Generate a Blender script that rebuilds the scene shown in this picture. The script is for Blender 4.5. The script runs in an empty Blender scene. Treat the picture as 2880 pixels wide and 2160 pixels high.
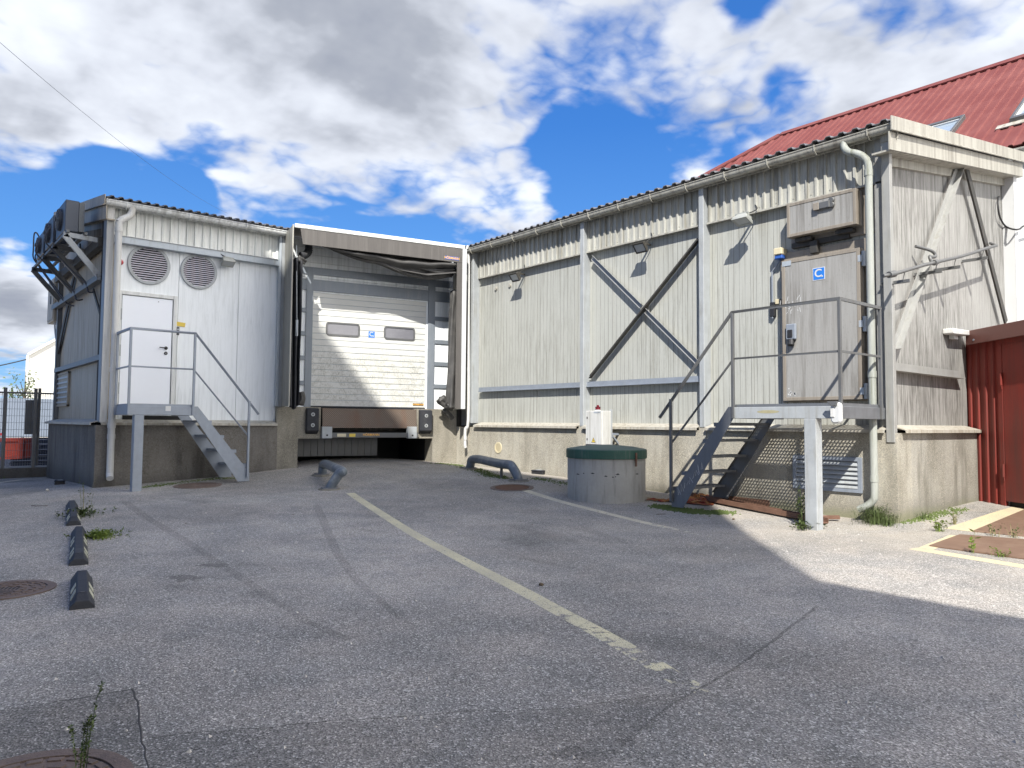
import bpy, bmesh, math, random
import numpy as np
from mathutils import Vector, Matrix, noise
random.seed(7)
sc = bpy.context.scene
R = math.radians
# ------------------------------------------------------------------ camera
FPX, YAW, PIT, ROL = 2071.9, R(39.8666), R(3.0666), R(0.45297)
cy, sy, cp, sp = math.cos(YAW), math.sin(YAW), math.cos(PIT), math.sin(PIT)
FW = Vector((sy*cp, cy*cp, sp)); RT0 = Vector((cy, -sy, 0)); UP0 = RT0.cross(FW)
RT = RT0*math.cos(ROL) + UP0*math.sin(ROL); UPV = -RT0*math.sin(ROL) + UP0*math.cos(ROL)
cam = bpy.data.objects.new('camera', bpy.data.cameras.new('camera'))
sc.collection.objects.link(cam); sc.camera = cam
cam.data.sensor_width = 36; cam.data.lens = FPX/2880*36
cam.data.clip_start = 0.05; cam.data.clip_end = 3000
cam.matrix_world = Matrix((RT, UPV, -FW)).transposed().to_4x4()
# ------------------------------------------------------------------ sun, sky, exposure
SUN_DIR = Vector((1, 1, -1.37)).normalized()
sun = bpy.data.objects.new('sun', bpy.data.lights.new('sun', 'SUN'))
sun.data.energy = 4.5; sun.data.angle = R(0.53); sun.data.color = (1, 0.96, 0.89)
sun.rotation_euler = SUN_DIR.to_track_quat('-Z', 'Y').to_euler()
sun.location = (-20, -20, 30)
sc.collection.objects.link(sun)
sc.view_settings.view_transform = 'Standard'; sc.view_settings.look = 'None'
sc.view_settings.gamma = 1; sc.view_settings.exposure = 0.80
sc.render.resolution_x, sc.render.resolution_y = 1024, 768
ELEV = math.asin(1.37/math.sqrt(2+1.37**2))

def raydir(x, y): return (FW*FPX + RT*(x-1440) - UPV*(y-1080)).normalized()

CLOUD_BIAS = -1.46
def world():
    w = bpy.data.worlds.new("World"); sc.world = w; w.use_nodes = True
    nt = w.node_tree; N = nt.nodes; L = nt.links; N.clear()
    def n(t, **k):
        o = N.new(t)
        for a, b in k.items(): setattr(o, a, b)
        return o
    def math_(op, a, b=None, c=None):
        o = n('ShaderNodeMath', operation=op)
        for i, v in enumerate((a, b, c)):
            if v is None: continue
            if isinstance(v, (int, float)): o.inputs[i].default_value = v
            else: L.new(v, o.inputs[i])
        return o.outputs[0]
    out = n('ShaderNodeOutputWorld'); bg = n('ShaderNodeBackground'); L.new(bg.outputs[0], out.inputs[0])
    sky = n('ShaderNodeTexSky', sky_type='NISHITA'); sky.sun_disc = False
    sky.sun_elevation = ELEV; sky.sun_rotation = R(225); sky.air_density = 1.0; sky.dust_density = 0.3; sky.ozone_density = 2.5
    tc = n('ShaderNodeTexCoord'); vec = tc.outputs['Generated']
    sep = n('ShaderNodeSeparateXYZ'); L.new(vec, sep.inputs[0])
    zc = math_('MAXIMUM', sep.outputs[2], 0.0)
    den = math_('ADD', zc, 0.22)
    px = math_('DIVIDE', sep.outputs[0], den); py = math_('DIVIDE', sep.outputs[1], den)
    cmb = n('ShaderNodeCombineXYZ'); L.new(px, cmb.inputs[0]); L.new(py, cmb.inputs[1])
    mp = n('ShaderNodeMapping'); L.new(cmb.outputs[0], mp.inputs[0]); mp.inputs['Location'].default_value = (3.3, 1.7, 0.4)
    n1 = n('ShaderNodeTexNoise'); L.new(mp.outputs[0], n1.inputs['Vector']); n1.inputs['Scale'].default_value = 1.55
    n1.inputs['Detail'].default_value = 10; n1.inputs['Roughness'].default_value = 0.55; n1.inputs['Distortion'].default_value = 0.15
    n2 = n('ShaderNodeTexNoise'); L.new(mp.outputs[0], n2.inputs['Vector']); n2.inputs['Scale'].default_value = 3.4
    n2.inputs['Detail'].default_value = 7; n2.inputs['Roughness'].default_value = 0.52
    def billow(scale, loc):
        q = n('ShaderNodeMapping'); L.new(cmb.outputs[0], q.inputs[0]); q.inputs['Location'].default_value = loc
        o = n('ShaderNodeTexNoise'); L.new(q.outputs[0], o.inputs['Vector']); o.inputs['Scale'].default_value = scale; o.inputs['Detail'].default_value = 2; o.inputs['Distortion'].default_value = .3
        return math_('ABSOLUTE', math_('MULTIPLY_ADD', o.outputs[0], 4.0, -2.0))
    b1 = billow(4.5, (1.1, 7.3, 2.2)); b2 = billow(11.0, (5.1, 2.3, 4.2))
    puff = math_('MULTIPLY_ADD', b1, .62, math_('MULTIPLY', b2, .30))
    up = n('ShaderNodeVectorMath', operation='SCALE'); L.new(cmb.outputs[0], up.inputs[0]); up.inputs[3].default_value = .94
    mp2 = n('ShaderNodeMapping'); L.new(up.outputs[0], mp2.inputs[0]); mp2.inputs['Location'].default_value = (3.3, 1.7, 0.4)
    n3 = n('ShaderNodeTexNoise'); L.new(mp2.outputs[0], n3.inputs['Vector']); n3.inputs['Scale'].default_value = 1.9; n3.inputs['Detail'].default_value = 5; n3.inputs['Roughness'].default_value = 0.55; n3.inputs['Distortion'].default_value = 0.15
    n4 = n('ShaderNodeTexNoise'); L.new(mp.outputs[0], n4.inputs['Vector']); n4.inputs['Scale'].default_value = 1.9; n4.inputs['Detail'].default_value = 5; n4.inputs['Roughness'].default_value = 0.55; n4.inputs['Distortion'].default_value = 0.15
    # where the cloud banks stand in the sky (directions), with their size and thickness
    blobs = [(300,60,.34,.45),(650,250,.30,.5),(1000,330,.26,.5),(1250,480,.17,.42),(850,430,.14,.3),(120,350,.14,.35),
             (1350,120,.28,.45),(1800,180,.22,.42),(1950,350,.11,.3),(2600,150,.26,.42),(2250,90,.12,.3),(2050,430,.10,.35),(1480,590,.045,.45),
             (60,880,.05,.35),(30,740,.05,.35),(30,1000,.09,.35),(1650,0,.2,.3),(2780,60,.2,.35),
             (150,580,.13,-.55),(330,470,.055,-.5),(520,520,.05,-.55),(800,640,.05,-.5),(1180,655,.07,-.45),(1450,400,.12,-.45),(560,580,.06,-.4),(1750,480,.13,-.5),(1660,400,.08,-.4),(2150,270,.05,-.4),(1350,250,.05,-.5),
             (1080,130,.045,-.5),(2100,20,.05,-.6),(250,700,.1,-.35),(1100,640,.08,-.3),(2250,200,.05,-.3)]
    acc = None
    for bx_, by_, rad, amp in blobs:
        d = raydir(bx_, by_)
        dist = n('ShaderNodeVectorMath', operation='DISTANCE'); L.new(vec, dist.inputs[0]); dist.inputs[1].default_value = d
        mr = n('ShaderNodeMapRange', interpolation_type='SMOOTHSTEP'); L.new(dist.outputs['Value'], mr.inputs[0])
        mr.inputs[1].default_value = 0; mr.inputs[2].default_value = rad*1.35; mr.inputs[3].default_value = amp; mr.inputs[4].default_value = 0
        acc = mr.outputs[0] if acc is None else math_('ADD', acc, mr.outputs[0])
    acc = math_('MULTIPLY', math_('MINIMUM', math_('MAXIMUM', acc, -.6), 0.5), 1.12)
    # elsewhere a half cloudy sky
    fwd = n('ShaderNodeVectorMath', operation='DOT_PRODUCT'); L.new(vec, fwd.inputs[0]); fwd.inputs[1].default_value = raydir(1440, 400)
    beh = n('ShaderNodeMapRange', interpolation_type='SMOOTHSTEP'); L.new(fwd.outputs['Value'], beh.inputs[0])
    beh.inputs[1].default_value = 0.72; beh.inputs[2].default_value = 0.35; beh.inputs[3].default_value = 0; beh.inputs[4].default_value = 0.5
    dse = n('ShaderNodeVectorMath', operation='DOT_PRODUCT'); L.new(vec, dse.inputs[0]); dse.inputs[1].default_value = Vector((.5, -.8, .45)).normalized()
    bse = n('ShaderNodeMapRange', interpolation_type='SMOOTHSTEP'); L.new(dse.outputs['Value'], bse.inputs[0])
    bse.inputs[1].default_value = -.1; bse.inputs[2].default_value = 0.6; bse.inputs[3].default_value = .45; bse.inputs[4].default_value = 1.0  # unseen cover thickened towards the added fill bank, thinned in the west
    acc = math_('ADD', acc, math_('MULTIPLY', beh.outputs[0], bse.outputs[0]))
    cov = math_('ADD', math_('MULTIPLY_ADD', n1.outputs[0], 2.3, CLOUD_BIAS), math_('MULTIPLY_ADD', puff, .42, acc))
    mask = n('ShaderNodeMapRange', interpolation_type='SMOOTHSTEP'); L.new(cov, mask.inputs[0])
    mask.inputs[1].default_value = 0.0; mask.inputs[2].default_value = 0.34; mask.inputs[3].default_value = 0; mask.inputs[4].default_value = 1
    # cloud body: bright thin rims, grey thick bases
    thick = n('ShaderNodeMapRange', interpolation_type='SMOOTHSTEP'); L.new(cov, thick.inputs[0])
    thick.inputs[1].default_value = 0.15; thick.inputs[2].default_value = 0.85
    tmix = math_('MULTIPLY_ADD', thick.outputs[0], 0.42, math_('MULTIPLY_ADD', math_('SUBTRACT', n3.outputs[0], n4.outputs[0]), 2.2, math_('MULTIPLY_ADD', puff, -.30, math_('MULTIPLY_ADD', n2.outputs[0], .5, 0.10))))
    cr = n('ShaderNodeValToRGB'); L.new(tmix, cr.inputs[0])
    e = cr.color_ramp.elements; e[0].position = 0.0; e[0].color = (.57,.60,.65,1); e[1].position = 1.0; e[1].color = (.215,.235,.285,1)
    m1 = e.new(.35); m1.color = (.45,.475,.53,1); m2 = e.new(.7); m2.color = (.27,.29,.335,1)
    # added bright cloud bank, out of view, as fill light for the shaded left wall
    dfill = n('ShaderNodeVectorMath', operation='DOT_PRODUCT'); L.new(vec, dfill.inputs[0]); dfill.inputs[1].default_value = Vector((.5, -.8, .45)).normalized()   # direction of the added fill bank, south east
    fs = n('ShaderNodeMapRange', interpolation_type='SMOOTHSTEP'); L.new(dfill.outputs['Value'], fs.inputs[0])
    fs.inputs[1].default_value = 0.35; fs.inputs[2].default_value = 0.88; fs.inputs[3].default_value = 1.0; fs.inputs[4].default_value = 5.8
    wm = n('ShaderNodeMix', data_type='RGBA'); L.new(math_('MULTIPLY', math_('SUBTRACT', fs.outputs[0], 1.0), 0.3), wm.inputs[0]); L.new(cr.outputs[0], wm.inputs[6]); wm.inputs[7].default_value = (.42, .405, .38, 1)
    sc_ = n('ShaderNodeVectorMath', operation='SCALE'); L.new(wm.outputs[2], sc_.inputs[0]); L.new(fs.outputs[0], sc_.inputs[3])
    skys0 = n('ShaderNodeVectorMath', operation='MULTIPLY'); L.new(sky.outputs[0], skys0.inputs[0]); skys0.inputs[1].default_value = (.040,.070,.098)
    gr = n('ShaderNodeValToRGB'); L.new(sep.outputs[2], gr.inputs[0]); ge = gr.color_ramp.elements
    ge[0].position = 0.0; ge[0].color = (.17,.31,.53,1); ge[1].position = 0.75; ge[1].color = (.012,.075,.30,1); g2_ = ge.new(.16); g2_.color = (.085,.23,.52,1); g3_ = ge.new(.38); g3_.color = (.03,.135,.43,1)
    skys = n('ShaderNodeMix', data_type='RGBA'); skys.inputs[0].default_value = .75; L.new(skys0.outputs[0], skys.inputs[6]); L.new(gr.outputs[0], skys.inputs[7])
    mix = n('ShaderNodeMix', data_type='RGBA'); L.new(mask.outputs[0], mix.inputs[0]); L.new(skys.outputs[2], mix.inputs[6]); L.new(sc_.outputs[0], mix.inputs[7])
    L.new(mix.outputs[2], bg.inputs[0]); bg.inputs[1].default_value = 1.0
world()

# ------------------------------------------------------------------ frames
class Fr:
    def __init__(s, o, r, out): s.o, s.r, s.out = Vector(o), Vector(r).normalized(), Vector(out).normalized()
    def pt(s, a, z, d=0): return s.o + s.r*a + s.out*d + Vector((0, 0, z))
    def px(s, x, y, d=0):            # a point of the photograph laid onto this wall plane
        q = raydir(x, y); o = s.o + s.out*d
        P = q*(o.dot(s.out)/q.dot(s.out)); L = P - s.o
        return L.dot(s.r), P.z
FA = Fr((0, 15.75, 0), (1, 0, 0), (0, -1, 0))
FC = Fr((10.68, 0, 0), (0, 1, 0), (-1, 0, 0))
FD = Fr((0, 4.55, 0), (1, 0, 0), (0, -1, 0))
FB = Fr((3.05, 0, 0), (0, 1, 0), (-1, 0, 0))
ang = R(-12.14)
FK = Fr((6.365, 15.55, 0), (math.cos(ang), math.sin(ang), 0), (math.sin(ang), -math.cos(ang), 0))
def onz(x, y, z): q = raydir(x, y); return q*(z/q.z)
def onX(x, y, X): q = raydir(x, y); return q*(X/q.x)
def onY(x, y, Y): q = raydir(x, y); return q*(Y/q.y)

# ------------------------------------------------------------------ ground heights
GP = [(3,15.55,-1.27),(3.7,15.55,-1.19),(4.8,15.55,-1.14),(5.9,15.5,-1.12),(6.43,15.5,-1.04),(6.8,15.46,-.96),(8.1,15.2,-.91),(9.9,14.8,-.93),
      (10.46,14.67,-.98),(10.5,13.8,-1.0),(10.5,12.1,-1.04),(10.5,10.7,-1.09),(10.5,8.4,-1.20),(10.5,6.5,-1.28),(10.5,4.5,-1.31),(12,4.37,-1.25),(13.5,4.37,-1.18),
      (2.9,18.8,-1.33),(2.9,21.2,-1.4),(0,0,-1.42),(1,6,-1.38),(5,5,-1.4),(8,3,-1.37),(2,11,-1.33),(6,11,-1.26),(8,8,-1.31),(-5,5,-1.42),(-5,15,-1.4),
      (15,1,-1.38),(8.5,12.5,-1.09),(5.5,13.5,-1.2),(8,17,-.9),(15,4,-1.25)]
_g = np.array(GP); _S = 2.6
_K = np.exp(-((_g[:, None, :2]-_g[None, :, :2])**2).sum(-1)/(2*_S*_S))
_W = np.linalg.solve(_K + 0.02*np.eye(len(_g)), _g[:, 2]+1.4)
def gz(x, y): return -1.4 + float(np.exp(-((_g[:, 0]-x)**2+(_g[:, 1]-y)**2)/(2*_S*_S)) @ _W)
def gpx(x, y):                       # a point of the photograph laid onto the ground
    q = raydir(x, y); t = 1.5; st = .25
    while t < 80:                    # march to where the ray first meets the ground
        P = q*t
        if P.z < gz(P.x, P.y): break
        t += st
    lo, hi = t-st, t
    for _ in range(20):
        mid = (lo+hi)/2; P = q*mid
        if P.z < gz(P.x, P.y): hi = mid
        else: lo = mid
    return q*hi

# ------------------------------------------------------------------ materials
def newmat(name):
    m = bpy.data.materials.new(name); m.use_nodes = True; nt = m.node_tree
    return m, nt, nt.nodes, nt.links, nt.nodes['Principled BSDF']
class NB:
    def __init__(s, nt): s.N, s.L = nt.nodes, nt.links; g = s.N.new('ShaderNodeNewGeometry'); s.pos = g.outputs['Position']; s.geo = g
    def m(s, op, a, b=None, c=None, clamp=False):
        o = s.N.new('ShaderNodeMath'); o.operation = op; o.use_clamp = clamp
        for i, v in enumerate((a, b, c)):
            if v is None: continue
            if isinstance(v, (int, float)): o.inputs[i].default_value = v
            else: s.L.new(v, o.inputs[i])
        return o.outputs[0]
    def vscale(s, v, k):
        o = s.N.new('ShaderNodeVectorMath'); o.operation = 'MULTIPLY'; s.L.new(v, o.inputs[0]); o.inputs[1].default_value = k; return o.outputs[0]
    def noise(s, scale, k=(1,1,1), detail=5, rough=.55, dist=0, col=False):
        o = s.N.new('ShaderNodeTexNoise'); s.L.new(s.vscale(s.pos, k), o.inputs['Vector'])
        o.inputs['Scale'].default_value = scale; o.inputs['Detail'].default_value = detail; o.inputs['Roughness'].default_value = rough; o.inputs['Distortion'].default_value = dist
        return o.outputs[1 if col else 0]
    def ramp(s, v, a, b, lo=0, hi=1):
        o = s.N.new('ShaderNodeMapRange'); o.interpolation_type = 'SMOOTHSTEP'; s.L.new(v, o.inputs[0])
        o.inputs[1].default_value = a; o.inputs[2].default_value = b; o.inputs[3].default_value = lo; o.inputs[4].default_value = hi; return o.outputs[0]
    def mix(s, f, a, b, mode='MIX'):
        o = s.N.new('ShaderNodeMix'); o.data_type = 'RGBA'; o.blend_type = mode
        for i, v in ((0, f), (6, a), (7, b)):
            if isinstance(v, (int, float)): o.inputs[i].default_value = v
            elif isinstance(v, tuple): o.inputs[i].default_value = (*v[:3], 1)
            else: s.L.new(v, o.inputs[i])
        return o.outputs[2]
    def bump(s, h, strength, dist, normal=None):
        o = s.N.new('ShaderNodeBump'); s.L.new(h, o.inputs['Height']); o.inputs['Strength'].default_value = strength; o.inputs['Distance'].default_value = dist
        if normal: s.L.new(normal, o.inputs['Normal'])
        return o.outputs[0]
    def xy(s):
        p = s.N.new('ShaderNodeSeparateXYZ'); s.L.new(s.pos, p.inputs[0]); return p.outputs[0], p.outputs[1], p.outputs[2]

def plain(name, col, rough=.6, metal=0, var=.15, scale=6, streak=0, dirt=None, dirt_amt=.4, bump=.0, spec=.5):
    m, nt, N, L, B = newmat(name); b = NB(nt)
    n1 = b.noise(scale, detail=6); n2 = b.noise(scale*7, detail=3)
    f = b.m('MULTIPLY_ADD', n1, var*2, 1-var); f = b.m('MULTIPLY', f, b.m('MULTIPLY_ADD', n2, var*.8, 1-var*.4))
    c = b.mix(1.0, col, b.mix(f, (0, 0, 0), (1, 1, 1)), 'MULTIPLY')
    sc2 = N.new('ShaderNodeVectorMath'); sc2.operation = 'SCALE'; sc2.inputs[0].default_value = col; L.new(f, sc2.inputs[3]); c = sc2.outputs[0]
    if dirt:
        d = b.ramp(b.noise(5, (3, 3, .35) if streak else (1, 1, 1), 6, .6), .48, .75)
        c = b.mix(b.m('MULTIPLY', d, dirt_amt), c, dirt)
    L.new(c, B.inputs['Base Color']); B.inputs['Metallic'].default_value = metal; B.inputs['Specular IOR Level'].default_value = spec
    L.new(b.m('MULTIPLY_ADD', n1, .25, rough-.12), B.inputs['Roughness'])
    if bump: L.new(b.bump(n2, bump, .01), B.inputs['Normal'])
    return m

def panel_mat(name, col, grime, amt, line=0.0, line_amt=.3, streak_k=9, rough=.55, drip_lo=.42, drip_hi=.72, speck=.3, greenish=None):
    """painted sheet panel with rain streaks; line = pitch of the fine profiling"""
    m, nt, N, L, B = newmat(name); b = NB(nt)
    s1 = b.noise(streak_k, (1, 1, .07), 6, .62); s2 = b.noise(streak_k*4.5, (1, 1, .05), 4, .6); big = b.noise(.55, (1, 1, 1), 3); fine = b.noise(45, (1, 1, .6), 3, .6)
    g = b.ramp(s1, drip_lo, drip_hi); g2 = b.ramp(s2, .42, .7)
    bigm = b.ramp(big, .3, .7, .35, 1.2)
    dirt = b.m('MULTIPLY', b.m('MULTIPLY', b.m('MULTIPLY_ADD', g2, .45, b.m('MULTIPLY', g, .75)), bigm), amt, clamp=True)
    c = b.mix(dirt, col, grime)
    c = b.mix(b.m('MULTIPLY', b.ramp(fine, .55, .8), speck), c, grime)
    zz = b.xy()[2]; runs = b.noise(11, (1, 1, .03), 5, .65)
    band = b.m('ADD', b.ramp(zz, 2.2, 3.5, 0, 1), b.ramp(zz, .05, .8, .8, 0)); c = b.mix(b.m('MULTIPLY', b.m('MULTIPLY', b.ramp(runs, .46, .68), band), min(.75, amt)), c, grime)
    if greenish: c = b.mix(b.ramp(b.noise(1.6, (1, 1, .5), 5), .5, .75, 0, .5), c, greenish)
    h = b.noise(120, (1, 1, .3), 2)
    nrm = b.bump(h, .08, .004)
    if line:
        x, y, z = b.xy(); u = b.m('ADD', x, y); fr = b.m('FRACT', b.m('DIVIDE', u, line))
        ln = b.ramp(b.m('ABSOLUTE', b.m('SUBTRACT', fr, .5)), .0, .075, 1, 0)
        wob = b.ramp(b.noise(3.0, (1, 1, .3), 4), .35, .6, .35, 1)
        c = b.mix(b.m('MULTIPLY', b.m('MULTIPLY', ln, line_amt), wob), c, (grime[0]*.4, grime[1]*.4, grime[2]*.4))
        nrm = b.bump(b.m('SUBTRACT', 1, ln), .35, .004, nrm)
    L.new(c, B.inputs['Base Color']); L.new(nrm, B.inputs['Normal']); L.new(b.m('MULTIPLY_ADD', s1, .3, rough-.15), B.inputs['Roughness'])
    B.inputs['Specular IOR Level'].default_value = .35
    return m

def concrete_mat(name, col, dark, light, stain=.5, moss=None):
    m, nt, N, L, B = newmat(name); b = NB(nt)
    x, y, z = b.xy()
    vein = b.noise(15, (1, 1, 1), 3, .6, 3.2)      # trowelled, fibre-like plaster texture
    v = b.ramp(b.m('ABSOLUTE', b.m('SUBTRACT', vein, .5)), 0.0, .06, 1, 0)
    n1 = b.noise(2.2, (1, 1, .45), 7, .62); n2 = b.noise(70, (1, 1, 1), 3); st = b.noise(3.2, (1, 1, .16), 6, .6)
    c = b.mix(b.ramp(n1, .35, .7), col, (col[0]*.66, col[1]*.65, col[2]*.62))
    c = b.mix(b.m('MULTIPLY', v, .85), c, light)
    c = b.mix(b.m('MULTIPLY', b.ramp(n2, .5, .8), .35), c, dark)
    c = b.mix(b.m('MULTIPLY', b.ramp(st, .45, .72), stain), c, dark)
    # damp splash zone along the foot of the wall
    foot = b.m('MULTIPLY', b.ramp(b.m('ADD', z, b.m('MULTIPLY', n1, .35)), -1.12, -.72, 1, 0), .5)
    c = b.mix(foot, c, dark)
    if moss: c = b.mix(b.m('MULTIPLY', b.ramp(b.m('ADD', z, b.m('MULTIPLY', n1, .3)), -1.15, -.95, 1, 0), .5), c, moss)
    L.new(c, B.inputs['Base Color']); B.inputs['Roughness'].default_value = .93; B.inputs['Specular IOR Level'].default_value = .2
    nr = b.bump(v, .5, .006); nr = b.bump(n2, .4, .006, nr); L.new(nr, B.inputs['Normal'])
    return m

def asphalt_mat(name, base=.305, warm=0, paint=None):
    m, nt, N, L, B = newmat(name); b = NB(nt)
    vo = N.new('ShaderNodeTexVoronoi'); L.new(b.pos, vo.inputs['Vector']); vo.inputs['Scale'].default_value = 120
    sepc = N.new('ShaderNodeSeparateColor'); L.new(vo.outputs['Color'], sepc.inputs[0])
    vo2 = N.new('ShaderNodeTexVoronoi'); L.new(b.pos, vo2.inputs['Vector']); vo2.inputs['Scale'].default_value = 42
    sep2 = N.new('ShaderNodeSeparateColor'); L.new(vo2.outputs['Color'], sep2.inputs[0])
    big = b.noise(.35, detail=5); mid = b.noise(1.7, detail=7, rough=.62); fine = b.noise(210, detail=2)
    patch = b.noise(.9, (1, .45, 1), 6, .6, .6)
    x, y, z = b.xy()
    v = b.m('MULTIPLY_ADD', sepc.outputs[0], .7, .55)
    st = b.ramp(sepc.outputs[1], .86, .93, 0, 1)                    # pale stones
    st2 = b.m('MULTIPLY', b.ramp(sep2.outputs[0], .90, .96), b.ramp(vo2.outputs['Distance'], .15, .4, 1, 0))
    dk = b.ramp(sepc.outputs[2], .75, .9, 1, .55)
    v = b.m('MULTIPLY', v, dk)
    v = b.m('MULTIPLY', v, b.ramp(big, .3, .7, .80, 1.22)); v = b.m('MULTIPLY', v, b.ramp(mid, .3, .7, .84, 1.15))
    v = b.m('MULTIPLY', v, b.m('MULTIPLY_ADD', fine, .5, .75))
    v = b.m('ADD', v, b.m('MULTIPLY', st, .95)); v = b.m('ADD', v, b.m('MULTIPLY', st2, .7))
    v = b.m('MULTIPLY', v, b.ramp(patch, .56, .70, 1, .76))         # damp and oily blotches
    col = b.mix(b.ramp(mid, .35, .65), (1.0, .965, .90), (1.0, .93, .84))
    s = N.new('ShaderNodeVectorMath'); s.operation = 'SCALE'; L.new(col, s.inputs[0]); L.new(b.m('MULTIPLY', v, base), s.inputs[3]); c = s.outputs[0]
    # sandy dust lies towards the far wall and the right hand side
    dust = b.m('MULTIPLY', b.ramp(b.m('ADD', x, b.m('MULTIPLY', mid, 2.0)), 6.5, 11.5), b.ramp(b.noise(1.1, detail=5), .3, .6))
    c = b.mix(b.m('MULTIPLY', dust, .38), c, (.40, .35, .27))
    if paint:
        w = b.noise(7, detail=9, rough=.72); wear = b.ramp(w, paint[1]-.03, paint[1]+.03)
        wear = b.m('MULTIPLY', wear, b.ramp(sepc.outputs[2], .04, .12))
        # the line wears away towards the camera
        if paint[2]:
            near = b.ramp(y, paint[3], paint[4], .0, 1); wear = b.m('MULTIPLY', b.ramp(b.m('ADD', w, b.m('MULTIPLY', near, .31)), .60, .66), b.ramp(sepc.outputs[2], .05, .15))
        c = b.mix(wear, c, b.mix(b.m('MULTIPLY', b.ramp(mid, .3, .7), .5), paint[0], (.36, .34, .27)))
    L.new(c, B.inputs['Base Color']); B.inputs['Roughness'].default_value = .9; B.inputs['Specular IOR Level'].default_value = .3
    nr = b.bump(vo.outputs['Distance'], .55, .006); nr = b.bump(mid, .25, .03, nr); L.new(nr, B.inputs['Normal'])
    return m

M = {}
M['asphalt'] = asphalt_mat('asphalt')
M['asphalt_dark'] = asphalt_mat('asphalt_dark', .22)
M['yellow_line'] = asphalt_mat('yellow_line_paint', paint=((.62, .57, .38), .34, True, 1.2, 5.6))
M['cream_line'] = asphalt_mat('cream_line_paint', paint=((.66, .60, .44), .36, True, 4.6, 8.0))
M['cream_kerb'] = asphalt_mat('cream_kerb_paint', paint=((.62, .52, .32), .30, False, 0, 0))
M['panel_clean'] = panel_mat('panel_clean', (.85, .88, .89), (.42, .45, .44), .5, 0, .2, streak_k=16, speck=.1)
M['panel_b'] = panel_mat('panel_side', (.38, .335, .265), (.14, .125, .10), .6, streak_k=14)
M['panel_c'] = panel_mat('panel_weathered', (.43, .435, .40), (.18, .175, .145), .5, .105, .85, streak_k=24, speck=.3)
M['panel_d'] = panel_mat('panel_end_wall', (.37, .365, .345), (.10, .097, .088), .88, .055, .45, streak_k=30, drip_lo=.36, drip_hi=.68, speck=.3)
M['corr_a'] = panel_mat('corrugated_clean', (.80, .81, .77), (.42, .43, .40), .5, streak_k=16)
M['corr_c'] = panel_mat('corrugated_weathered', (.45, .45, .41), (.16, .15, .12), .75, streak_k=20, speck=.35)
M['trim_a'] = panel_mat('trim_clean', (.72, .73, .71), (.36, .36, .33), .6)
M['trim_c'] = panel_mat('trim_weathered', (.42, .41, .36), (.17, .155, .13), .6, streak_k=8, speck=.35)
M['sill'] = panel_mat('sill_flashing', (.47, .45, .39), (.24, .20, .14), .7, streak_k=18, speck=.4)
M['steel'] = plain('blue_grey_steel', (.40, .44, .475), .5, .25, .12, 3, 1, (.22, .22, .20), .5)
M['steel_dark'] = plain('grey_steel', (.13, .133, .135), .5, .3, .2, 4, 1, (.12, .11, .09), .5)
M['steel_black'] = plain('dark_steel', (.05, .048, .044), .6, .2, .35, 5, 1, (.16, .13, .1), .5)
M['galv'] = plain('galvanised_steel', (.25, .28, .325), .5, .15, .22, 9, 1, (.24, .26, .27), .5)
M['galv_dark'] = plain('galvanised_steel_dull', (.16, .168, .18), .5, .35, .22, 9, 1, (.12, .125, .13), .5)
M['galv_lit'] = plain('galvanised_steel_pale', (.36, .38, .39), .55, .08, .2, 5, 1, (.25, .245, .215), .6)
M['beam_c'] = plain('galvanised_beam', (.33, .33, .315), .5, .2, .15, 6, 1, (.25, .24, .2), .5)
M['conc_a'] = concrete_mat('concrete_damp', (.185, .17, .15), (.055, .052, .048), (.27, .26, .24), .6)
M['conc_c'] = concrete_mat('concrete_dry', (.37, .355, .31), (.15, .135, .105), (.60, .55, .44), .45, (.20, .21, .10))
M['conc_d'] = concrete_mat('concrete_end', (.34, .33, .295), (.135, .125, .10), (.56, .52, .43), .8, (.20, .21, .10))
M['conc_k'] = concrete_mat('concrete_dock', (.29, .27, .225), (.13, .12, .10), (.42, .39, .32), .5)
M['ring'] = plain('ring_concrete', (.36, .345, .305), .9, 0, .18, 3, 1, (.17, .165, .145), .55, .3)
M['white_door'] = plain('white_door_paint', (.80, .83, .88), .35, 0, .03, 2)
M['white'] = plain('white_paint', (.56, .57, .57), .5, 0, .05, 3)
M['white_dirty'] = panel_mat('white_dirty', (.60, .60, .58), (.32, .31, .27), .5, streak_k=16)
M['pipe_weathered'] = panel_mat('pipe_weathered', (.36, .375, .35), (.17, .18, .13), .9, streak_k=16, speck=.4)
M['steel_mid'] = plain('blue_grey_frame', (.20, .225, .255), .5, .2, .12, 4, 1, (.30, .31, .31), .4)
M['overhead'] = None
M['roof_grey'] = plain('roof_sheet_dark', (.13, .13, .14), .6, .1, .2, 3)
M['red_roof'] = None
M['black_rubber'] = plain('black_rubber', (.022, .024, .03), .75, 0, .35, 8, 0, (.09, .085, .08), .35, .3)
M['tarp'] = plain('black_tarpaulin', (.06, .058, .056), .55, 0, .25, 5, 0, (.12, .115, .1), .4)
M['canopy'] = panel_mat('canopy_sheet', (.095, .088, .082), (.15, .14, .13), .6, speck=.15)
M['black'] = plain('black_plastic', (.02, .02, .022), .5, 0, .1)
M['void'] = plain('dark_interior', (.02, .02, .02), .9, 0, .1)
M['grille'] = plain('grille_slat', (.62, .60, .66), .45, .2, .08, 4)
M['red_plastic'] = plain('red_plastic', (.42, .02, .03), .3, 0, .05)
M['dark_red'] = plain('dark_red_glass', (.12, .01, .015), .15, 0, .05)
M['stainless'] = panel_mat('cold_store_steel', (.32, .315, .30), (.12, .11, .095), .85, streak_k=12, speck=.35, rough=.5)
M['stainless_trim'] = panel_mat('cold_store_trim', (.27, .24, .20), (.15, .125, .10), .7, streak_k=12, rough=.45)
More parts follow.
